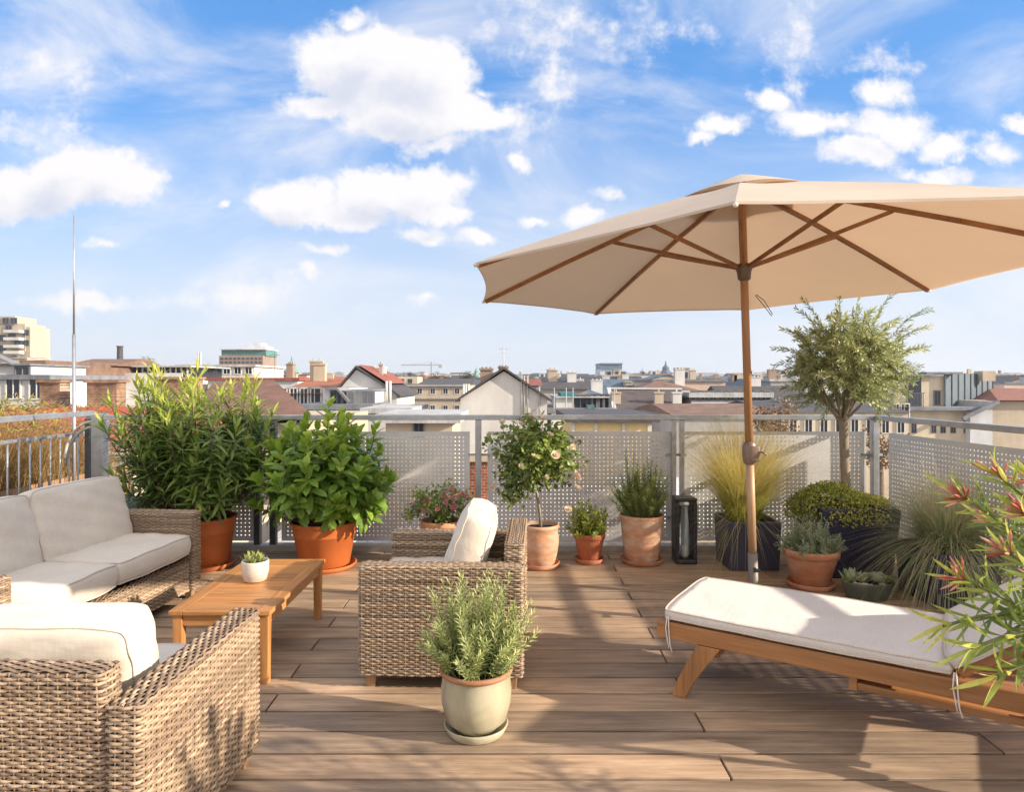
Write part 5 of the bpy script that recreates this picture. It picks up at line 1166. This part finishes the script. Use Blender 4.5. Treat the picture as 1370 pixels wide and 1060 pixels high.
    for px in (535, 546): window(t, WX(px, 130)-lx, 2.5, WZ(510, 130)-GZ, .9, .9, 'grey')
    for px in (620.5, 623.5, 627): tubeo('vent_pipe', [(WX(px, 126)-lx, -4, WZ(600, 126)-GZ), (WX(px, 126)-lx, -4, WZ(514, 126)-GZ)], .22, wm('white'), t)
    h('thin cream parapet wall just behind the balustrade below the beige facade', 516, 605, 566, 19, 3, 'cream', 'light', 'flat', 564.5, rows=(573,), cols=1, win=(.3, .5), frame='grey')
    # big white gable
    t, H = h('big plain white gable wall with a dark roof edge in the middle of the view', 616, 732, 534, 36, 11, 'white', 'dark', 'gable_y', 494, name='gable_house')
    lx = t.location.x
    chimney(t, WX(650, 38)-lx, 3, WZ(500, 38)-GZ, .7, .2, 'brown', .7, 3); chimney(t, WX(673, 37)-lx, 1.6, WZ(496, 37)-GZ, .5, .12, 'brown', .6, 3)
    b = MB(); ax = WX(673.5, 37)-lx; zt = WZ(463, 37)-GZ; b.tube([(ax, 1.2, WZ(492, 37)-GZ), (ax, 1.2, zt)], .03, 6); b.bar((ax-.25, 1.2, zt-.15), (ax+.25, 1.2, zt-.15), .025, .025); b.bar((ax-.18, 1.2, zt-.4), (ax+.12, 1.2, zt-.4), .025, .025); b.build('antenna', M['steel'], t)
    for px in (698, 701.5, 706, 722): tubeo('vent_pipe', [(WX(px, 35.5)-lx, -.07, WZ(560, 35.5)-GZ), (WX(px, 35.5)-lx, -.07, WZ(503 if px < 715 else 517, 35.5)-GZ)], .045, wm('grey'), t)
    h('house with a small red roof right behind the big white gable', 690, 722, 516, 55, 9, 'grey', 'red', 'gable_x', 507)
    # right of the gable
    h('building with a dark blue grey metal roof right of the big white gable', 714, 786, 521, 62, 12, 'grey', 'dark', 'gable_x', 510, chim=2)
    t, H = h('white terrace house with teal awnings and roof clutter right of the gable', 738, 818, 553, 42, 8, 'white', 'grey', 'flat', None, cat='building')
    lx = t.location.x; D = 42
    b = MB(); b.b2(WX(745, D)-lx, WX(768, D)-lx, 1, 7, H+.28, WZ(533, D)-GZ); b.b2(WX(790, D)-lx, WX(816, D)-lx, 1.2, 7, H+.28, WZ(533, D)-GZ); b.build('attic_wall', wm('white'), t)
    b = MB(); b.b2(WX(744, D)-lx, WX(818, D)-lx, .8, 7.5, WZ(533, D)-GZ+.01, WZ(531, D)-GZ); b.build('roof', rm('light'), t)
    b = MB(); b.b2(WX(752, D)-lx, WX(772, D)-lx, .9, 4, WZ(530.8, D)-GZ, WZ(526, D)-GZ); b.build('awning', tiles((.04, .20, .24), 'teal', 1), t)
    b = MB(); b.b2(WX(785, D)-lx, WX(795, D)-lx, -.3, .5, H+.28, WZ(542, D)-GZ); b.build('water_tank', tiles((.07, .15, .15), 'tank', 1), t)
    for px in (779, 796, 803, 810, 826): window(t, WX(px, D)-lx if px < 816 else WX(812, D)-lx, 1.18, WZ(539.5, D)-GZ, .9, 1.1, 'grey')
    for px in (741, 766, 757, 821): 
        b = MB(); b.tube([(WX(px, D)-lx, -.2, H), (WX(px, D)-lx, -.2, WZ(519, D)-GZ)], .035, 6); b.build('mast', M['steel'], t)
    t, H = h('broad building with a dark brown roof and pale edges beyond the yellow wall', 812, 932, 549, 52, 12, 'beige', None, 'flat', cat='building')
    lx = t.location.x; D = 52; b = MB(); b.add([(WX(822, D)-lx, 0, H), (WX(912, D)-lx, 0, H), (WX(912, 58)-lx, 6, WZ(522, 58)-GZ), (WX(814, 58)-lx, 6, WZ(521, 58)-GZ), (WX(912, 64)-lx, 12, H), (WX(822, 64)-lx, 12, H)], [(0, 1, 2, 3), (1, 4, 2), (3, 2, 4, 5), (0, 3, 5), (0, 5, 4, 1)]); b.build('roof', tiles((.10, .075, .07), 'roof_darkbrown', 2.2), t)
    b = MB(); b.bar((WX(822, D)-lx, -.05, H+.1), (WX(814, 58)-lx, 5.95, WZ(521, 58)-GZ+.1), .3, .15); b.bar((WX(814, 58)-lx, 5.95, WZ(521, 58)-GZ+.1), (WX(912, 58)-lx, 5.95, WZ(522, 58)-GZ+.1), .3, .15); b.build('roof_edge', wm('greywhite'), t)
    for px, m in ((824, 'beige'), (881, 'beige'), (905, 'white')): chimney(t, WX(px, 54)-lx, 2, WZ(545, 54)-GZ, .7, 1.1, m, .6, 1)
    t, H = h('low yellow rendered wall with white pilasters just behind the balustrade', 766, 872, 565, 24, 5, 'yellow', 'dark', 'flat', 558)
    lx = t.location.x
    for px in (767, 797, 834, 868): b = MB(); b.b2(WX(px, 24)-lx-.05, WX(px, 24)-lx+.05, -.06, -.002, H-3, H-.02); b.build('pilaster', wm('white'), t)
    t = thing('skylight_roof', 'slanting white sheet metal roof close behind the centre right of the balustrade', 'roof', (WX(915, 11), 11, -1.2))
    b = MB(); b.add([(-.75, -.8, .45), (.75, -.7, .42), (1.0, 3.0, .62), (-.9, 3.0, .66)]+[(-.75, -.8, .38), (.75, -.7, .35), (1.0, 3.0, .55), (-.9, 3.0, .59)], [(0, 1, 2, 3), (7, 6, 5, 4), (0, 4, 5, 1), (1, 5, 6, 2), (3, 7, 4, 0)])
    b.build('roof_sheet', wm('greywhite'), t); b = MB(); b.b2(-.7, .75, -.6, 2.9, -18.8, .32); b.build('wall', wm('beige'), t)
    h('building with a brown tile roof seen under the golden grass tips', 905, 1040, 556, 40, 12, 'grey', 'brown', 'gable_x', 540)
    h('pale roof terrace building with glazed attic front left of the olive tree', 925, 1030, 532, 58, 10, 'greywhite', 'light', 'flat', 525, rows=(529.5,), cols=9, win=(1.0, .9), frame='grey')
    h('cream building with dark roof below the olive crown', 1030, 1215, 552, 48, 12, 'cream', 'dark', 'gable_x', 536, rows=(570,), cols=9, win=(.6, 1.1), chim=2)
    # glazed tower, spires, crane
    t, H = h('pale tower block with a blue glazed crown right of centre on the skyline', 803, 833, 494, 520, 30, 'greywhite', None, 'flat')
    D = 520; lx = t.location.x; b = MB(); b.b2(WX(803, D)-lx, WX(832, D)-lx, -1, 28, H, WZ(487.5, D)-GZ); b.build('glass_storey', tiles((.10, .19, .27), 'blueglass', .3, True), t)
    b = MB(); b.b2(WX(802.5, D)-lx, WX(833, D)-lx, -2, 30, WZ(487.5, D)-GZ+.05, WZ(486, D)-GZ); b.build('roof', rm('grey'), t)
    def spire(label, px, py, D, w_, body, roof):
        t = thing('church_tower', label, 'church tower', (WX(px, D), D, GZ)); H = WZ(py+(512-py)*.62, D)-GZ; zt = WZ(py, D)-GZ
        b = MB(); b.b2(-w_/2, w_/2, 0, w_, 0, H); b.build('wall', wm(body), t)
        b = MB(); hh = zt-H; b.lathe([(w_*.78, H), (w_*.70, H+hh*.12), (w_*.45, H+hh*.28), (w_*.38, H+hh*.42), (w_*.44, H+hh*.46), (w_*.30, H+hh*.58), (w_*.10, H+hh*.72), (w_*.04, zt)], 8, c=(0, w_/2, 0)); b.build('spire', rm(roof), t)
    spire('green copper church dome left of the grey dormer house', 388, 477, 420, 7, 'beige', 'green')
    spire('dark slender church spire on the skyline left of the umbrella pole', 892, 483, 620, 8, 'grey', 'blue')
    spire('small pointed spire just left of the slender dark church spire', 860, 493, 700, 5, 'grey', 'grey')
    spire('tiny pointed spire on the skyline between the gable and the glazed tower', 751, 496, 700, 6, 'white', 'blue')
    spire('tiny green spire just left of the white gable peak', 637, 490, 500, 3.5, 'grey', 'green')
    t = thing('factory_chimney', 'dark tall factory chimney on the left skyline above the penthouse', 'chimney', (WX(160.5, 210), 210, GZ)); b = MB(); b.tube([(0, 0, 0), (0, 0, WZ(464, 210)-GZ)], [1.3, .85], 14); b.build('stack', rm('dark'), t)
    b = MB(); b.tube([(0, 0, WZ(464, 210)-GZ), (0, 0, WZ(463, 210)-GZ)], 1.05, 14); b.build('cap', rm('dark'), t)
    for k, px in enumerate((265.5, 268.5)):
        b = MB(); b.tube([(0, 0, 0), (0, 0, WZ(471.5, 300)-GZ)], .42, 8); o = b.build('flue', wm('white')); o.location = (WX(px, 300), 300, GZ); tagt(o, 'left one of two slim white flues on the left skyline' if k == 0 else 'right one of two slim white flues on the left skyline', 'chimney', 'slim white flues')
    t = thing('tower_crane', 'pale tower crane with a long level jib on the skyline', 'crane', (WX(577, 420), 420, GZ)); D = 420
    z = WZ(488.5, D)-GZ; b = MB(); b.bar((0, 0, 0), (0, 0, WZ(484.5, D)-GZ), .9, .9, up=(0, 1, 0)); b.build('mast', wm('grey'), t)
    b = MB(); b.bar((WX(537, D)-t.location.x, 0, z), (WX(591, D)-t.location.x, 0, z), .7, .7); b.build('jib', wm('grey'), t)
    b = MB(); b.bar((0, 0, WZ(484.5, D)-GZ), (WX(550, D)-t.location.x, 0, z+.3), .15, .15); b.bar((0, 0, WZ(484.5, D)-GZ), (WX(588, D)-t.location.x, 0, z+.3), .15, .15); b.build('tie', wm('grey'), t)
    b = MB(); b.box((WX(589, D)-t.location.x, 0, z-1), (2.4, 1, 1.6)); b.build('counterweight', wm('grey'), t)
    # right-hand big building
    D = 92; t, H = h('yellowish building with blue grey metal cladding at the right behind the olive', 1198, 1306, 549, D, 14, 'cream', None, 'flat', rows=(571.5,), win=(.75, 1.7), winx=(1211, 1222.5, 1249, 1261.5, 1275, 1292.5), frame='grey')
    lx = t.location.x
    b = MB(); b.b2(WX(1212, D)-lx, WX(1280, D)-lx, 2.7, 9, H, WZ(503, D)-GZ); b.build('attic_wall', wm('cream'), t)
    b = MB(); b.b2(WX(1231, D)-lx, WX(1247, D)-lx, 2.4, 2.68, H+.4, WZ(503, D)-GZ); b.build('window_band', M['pane'], t)
    window(t, WX(1270, D)-lx, 2.62, WZ(533, D)-GZ, .95, 2.1, 'grey')
    b = MB(); b.b2(WX(1208, D)-lx, WX(1262, D)-lx, 2.0, 9.5, WZ(503, D)-GZ+.01, WZ(500.5, D)-GZ); b.b2(WX(1252, D)-lx, WX(1302, D)-lx, 2.05, 9.2, WZ(500.4, D)-GZ, WZ(497.5, D)-GZ); b.build('roof', rm('grey'), t)
    b = MB(); x0, x1 = WX(1279, D)-lx, WX(1328, 110)-lx
    vs = [(x0, 2.4, H), (x1, 18, H+1.6), (x1, 18, WZ(500, 110)-GZ), (x0, 2.4, WZ(500, D)-GZ)]; b.add(vs+[(x, y+.3, z) for x, y, z in vs], [(0, 1, 2, 3), (3, 2, 6, 7), (1, 5, 6, 2)])
    for i in range(9):
        f = i/8; b.bar((x0+(x1-x0)*f, .86*2.7+15.6*f, H+1.6*f), (x0+(x1-x0)*f, .86*2.7+15.6*f, (WZ(500, D)-GZ)*(1-f)+(WZ(500, 110)-GZ)*f), .12, .2, up=(0, 1, 0))
    b.build('metal_cladding', simple('cladding', (.075, .105, .13), .6, .15, 1, 0), t)
    b = MB(); b.b2(WX(1196, D)-lx, WX(1308, D)-lx, -1.2, 2.3, H+.004, H+.45); b.build('eaves', rm('grey'), t)
    b = MB()
    for i in range(12): xx = WX(1207+i*2, D)-lx; b.b2(xx-.03, xx+.03, -1.1, -1.04, H+.45, H+2.3)
    b.b2(WX(1206, D)-lx, WX(1231, D)-lx, -1.1, -1.02, H+2.3, H+2.4); b.build('balcony_railing', M['steel_dark'], t)
    b = MB(); b.b2(WX(1315, 103)-lx, WX(1332, 103)-lx, 11, 13, H+4, WZ(496.5, 103)-GZ); b.build('chimney', wm('beige'), t)
    t = thing('gable_house', 'house with a brown roof and white gable side wall at the right edge', 'building', (WX(1306, 91), 91, GZ)); lx, D = t.location.x, 91
    b = MB(); zr, ze = WZ(537, D)-GZ, WZ(551, D)-GZ
    b.add([(WX(1298, D)-lx, 0, 0), (WX(1328, D)-lx, 0, 0), (WX(1328, D)-lx, 0, zr), (WX(1298, D)-lx, 0, ze)]+[(WX(1298, D)-lx, 8, 0), (WX(1328, D)-lx, 8, 0), (WX(1328, D)-lx, 8, zr), (WX(1298, D)-lx, 8, ze)], [(0, 1, 2, 3), (4, 7, 6, 5), (0, 3, 7, 4), (1, 5, 6, 2)]); b.build('gable_wall', wm('greywhite'), t)
    b = MB(); b.b2(WX(1328, D)-lx+.01, WX(1500, D)-lx, .05, 8, 0, zr-.02); b.build('wall', wm('beige'), t)
    b = MB(); e0 = WX(1282, D)-lx; r0 = WX(1335, 101)-lx
    b.add([(e0, -.8, ze-.8), (WX(1330, D)-lx, -.8, zr+.12), (WX(1500, D)-lx, -.8, zr+.12), (WX(1520, 108)-lx, 21, WZ(523, 108)-GZ), (WX(1345, 108)-lx, 21, WZ(519, 108)-GZ), (WX(1327, 108)-lx, 21, WZ(523, 108)-GZ)], [(0, 1, 4, 5), (1, 2, 3, 4)])
    b.build('roof', tiles((.26, .10, .065), 'roof_redbrown', 3), t)
    b = MB(); b.bar((e0, -.9, ze-.9), (WX(1330, D)-lx, -.9, zr), .3, .5); b.build('gutter', rm('grey'), t)
    h('pale low building on the right edge above the brown roof', 1344, 1460, 514, 160, 20, 'pinkbeige', 'grey', 'flat', 511)
    h('house with a dark roof in the gap left of the metal clad building', 1160, 1215, 545, 60, 10, 'beige', 'dark', 'gable_x', 533, rows=(551,), cols=5)
    # roofs below the balustrade, seen through the holes and gaps
    for (lab, x0, x1, y0, y1, za, zb, rf, wl) in (('low pale house with a flat roof straight below the middle of the balustrade', -1.7, 1.9, 10.4, 15.5, -1.0, -.6, 'light', 'white'),
            ('low white house below the left half of the balustrade', -5.0, -1.8, 9.8, 15, -2.2, -.8, 'light', 'white'), ('low cream house with a flat roof below the right half of the balustrade', 2.0, 7.5, 9.5, 17, -2.0, -.9, 'light', 'cream'),
            ('low grey roofed house beyond the right balustrade', 8.5, 16, 8, 20, -4.0, -2.5, 'grey', 'beige')):
        t = thing('house', lab, 'building', ((x0+x1)/2, (y0+y1)/2, GZ)); b = MB(); b.b2((x0-x1)/2, (x1-x0)/2, (y0-y1)/2, (y1-y0)/2, 0, za-GZ); b.build('wall', wm(wl), t)
        b = MB(); prism(b, (x0-x1)/2, (x1-x0)/2, (y0-y1)/2, (y1-y0)/2, za-GZ+.003, zb-GZ, 'gable_x' if rf != 'light' else 'hip', .2); b.build('roof', rm(rf), t)
landmark_city()
def brick_stack():
    t = thing('chimney', 'red brick chimney stack seen through the gap between two panels', 'chimney', (-.46, 9.2, GZ)); b = MB(); z = WZ(618, 9.2)-GZ
    b.b2(-.16, .16, 0, .5, 0, z); b.build('stack', bricks('red_brick', (.42, .11, .05), 6), t); b = MB(); b.b2(-.2, .2, -.04, .54, z+.002, z+.08); b.build('cap', wm('cream'), t)
brick_stack()
LM = sorted([(30, 'the beige apartment tower'), (160, 'the factory chimney'), (330, 'the brown office block'), (388, 'the green copper dome'), (470, 'the narrow white gable house'), (577, 'the tower crane'), (675, 'the big white gable'), (818, 'the glazed tower block'), (892, 'the dark church spire'), (1007, 'the umbrella pole'), (1135, 'the olive tree'), (1270, 'the metal clad building')])
def fill_city():
    rnd = random.Random(99); seen = {}
    bands = [(75, 24, 513, 5), (98, 30, 510, 4.5), (130, 34, 507.5, 4.5), (175, 38, 506, 4.5), (240, 46, 505, 4.5), (340, 56, 503.5, 4), (480, 60, 502, 4), (700, 62, 501, 4), (1050, 60, 500, 3)]
    for bi, (D0, n, py0, jit) in enumerate(bands):
        px = -90
        while px < 1460:
            D = D0*rnd.uniform(.88, 1.12); wpx = rnd.uniform(9, 26)*F/D*.6 if D < 200 else rnd.uniform(15, 34)*F/D*.95
            wpx = max(6, min(wpx, 120)); x0, x1 = px, px+wpx; px = x1+rnd.uniform(-.1, .5)*wpx*.4
            c0 = (x0+x1)/2
            if (x1 > 500 and x0 < 640 and D0 < 140) or (x1 > 1165 and D0 < 140): continue
            top = py0+rnd.uniform(-jit, jit)*.9; c = (x0+x1)/2
            if D0 < 200 and 285 < c < 372: top = max(top, 506)
            wall = rnd.choice(['white', 'cream', 'beige', 'grey', 'greywhite', 'pinkbeige', 'white', 'greywhite', 'white']); roof = rnd.choice(['dark', 'grey', 'red', 'brown', 'orange', 'light', 'blue', 'dark', 'grey', 'blue', 'dark']); kind = rnd.choice(['gable_x', 'flat', 'hip', 'mansard', 'gable_y', 'gable_x'])
            if roof == 'light': kind = 'flat'
            near = min(LM, key=lambda q: abs(q[0]-c)); side = 'left of' if c < near[0]-8 else 'right of' if c > near[0]+8 else 'behind'
            dist = 'Distant' if bi < 4 else 'Very distant'
            rn = {'dark': 'dark', 'grey': 'grey', 'red': 'red', 'brown': 'brown', 'orange': 'orange', 'light': 'pale flat', 'blue': 'slate blue'}[roof]; wn_ = {'greywhite': 'off-white', 'pinkbeige': 'pinkish beige'}.get(wall, wall)
            lab = f'{dist.lower()} {wn_} building, {rn} roof, {side} {near[1]}'
            pitch = rnd.uniform(3, 5.5)*F/D*.55
            t, H = house(lab, x0, x1, top+(pitch if kind != 'flat' else 0), D, rnd.uniform(10, 18), wall, roof, kind, top if kind != 'flat' else top-.3*F/D, rows=((top+pitch+1.9*F/D, top+pitch+5.2*F/D) if D < 150 else (top+pitch+1.9*F/D,) if D < 330 else ()), cols=max(2, int(wpx*D/F/2.6)), win=(1.1, 1.5), frame=rnd.choice(['white', 'grey']), group=lab.replace('building,', 'buildings,'), name='distant_building')
            if D < 300 and kind in ('gable_x', 'flat', 'mansard') and rnd.random() < .75:
                ww = (x1-x0)*D/F
                for q in range(rnd.choice([1, 2, 3])):
                    b = MB(); xx = rnd.uniform(-.42, .42)*ww; dw = rnd.uniform(.5, 1.3); dz = rnd.uniform(1.0, 2.0); yy = rnd.uniform(.3, 2.5); b.b2(xx-dw, xx+dw, yy, yy+3, H-.2, H+dz); b.b2(xx-dw-.12, xx+dw+.12, yy-.15, yy+3, H+dz+.003, H+dz+.15); b.build('dormer', wm(rnd.choice(['white', 'grey', 'greywhite', 'beige'])), t)
                    window(t, xx, yy, H+dz*.5, 1.0, .9, 'grey')
            for _q in range(rnd.choice([0, 1, 1, 2, 2]) if D < 500 else 0): chimney(t, rnd.uniform(-.3, .3)*(x1-x0)*D/F, 6, H+ (1.6 if kind != 'flat' else .2), rnd.uniform(.6, 1.6), rnd.uniform(.6, 1.8), rnd.choice(['brown', 'white', 'beige']), .8, rnd.choice([1, 2, 3]))
            if rnd.random() < .10:
                b = MB(); zz = H+rnd.uniform(2.5, 5); xx = rnd.uniform(-.3, .3)*(x1-x0)*D/F; r_ = .015+D*.00013; b.tube([(xx, 5, H-1), (xx, 5, zz)], r_, 5); b.bar((xx-.6, 5, zz-.4), (xx+.6, 5, zz-.4), r_*1.5, r_*1.5); b.build('antenna', M['steel_dark'], t)
fill_city()
def trees():
    g = 'dark trees on the skyline beside the crane'
    for k, (px, py, D, w_, key, lab) in enumerate(((514, 499, 170, 5, 'tree', 'small dark tree right of the narrow white gable house'), (522, 497.5, 150, 5.5, 'tree', 'dark rounded tree on the skyline near the left end of the crane jib'), (548, 498, 200, 4.5, 'tree', 'bare dark tree under the left part of the crane jib'), (563, 497, 210, 5, 'tree_br', 'reddish brown tree just left of the crane mast'),
            (583, 497, 190, 6.5, 'tree', 'dark tree just right of the crane mast'), (592, 498.5, 180, 5, 'tree', 'dark tree right of the crane with a flat top'), (625, 496.5, 160, 5.5, 'tree', 'dark round tree left of the big white gable'), (196, 476, 190, 8, 'tree_br', 'pale brown bushy tree right of the factory chimney'),
            (1043, 528, 26, 3.2, 'tree_br', 'reddish brown bare bush under the left side of the olive tree'), (1180, 566, 30, 3.0, 'tree_br', 'rusty brown bush between the corner post and the yellowish building'), (845, 512, 60, 2.0, 'tree', 'small dark shrub on the roof terrace beyond the yellow wall'))):
        top = WZ(py, D); t = thing('tree', lab, 'tree', (WX(px, D), D, GZ), 0, None); H = top-GZ
        b = MB(); b.tube([(0, 0, 0), (.1, 0, H*.5), (0, .1, H-w_*.45)], [.3, .22, .10], 8); b.build('trunk', M['bark'], t, smooth=True)
        lf = MB(); cs = [(Vector((random.gauss(0, .3)*w_/2, random.gauss(0, .3)*w_/2, H-w_*.38+random.gauss(0, .25)*w_*.5))) for _ in range(16)]
        for i in range(1100):
            c = random.choice(cs); p = c+rv()*w_*.17*random.random()**.4
            if p.z > H: p.z = H-random.random()*.4
            lf.blade(p, rv(), rv(), w_*.045, w_*.03, .2, 2, .2, random.random(), 2)
        lf.build('crown', M[key], t)
trees()

def haze():
    b = MB(); b.b2(-2600, 2600, -60, 2400, GZ-1, 60); o = b.build('haze', bpy.data.materials.new('haze_air')); o['kind'] = 'stuff'
    m = o.data.materials[0]; m.use_nodes = True; nt = m.node_tree; nt.nodes.remove(nt.nodes['Principled BSDF'])
    v = nn(nt, 'ShaderNodeVolumePrincipled'); v.inputs['Density'].default_value = .00022; v.inputs['Color'].default_value = (.80, .87, .95, 1); v.inputs['Anisotropy'].default_value = .2
    nt.links.new(v.outputs[0], nt.nodes['Material Output'].inputs['Volume'])
haze()
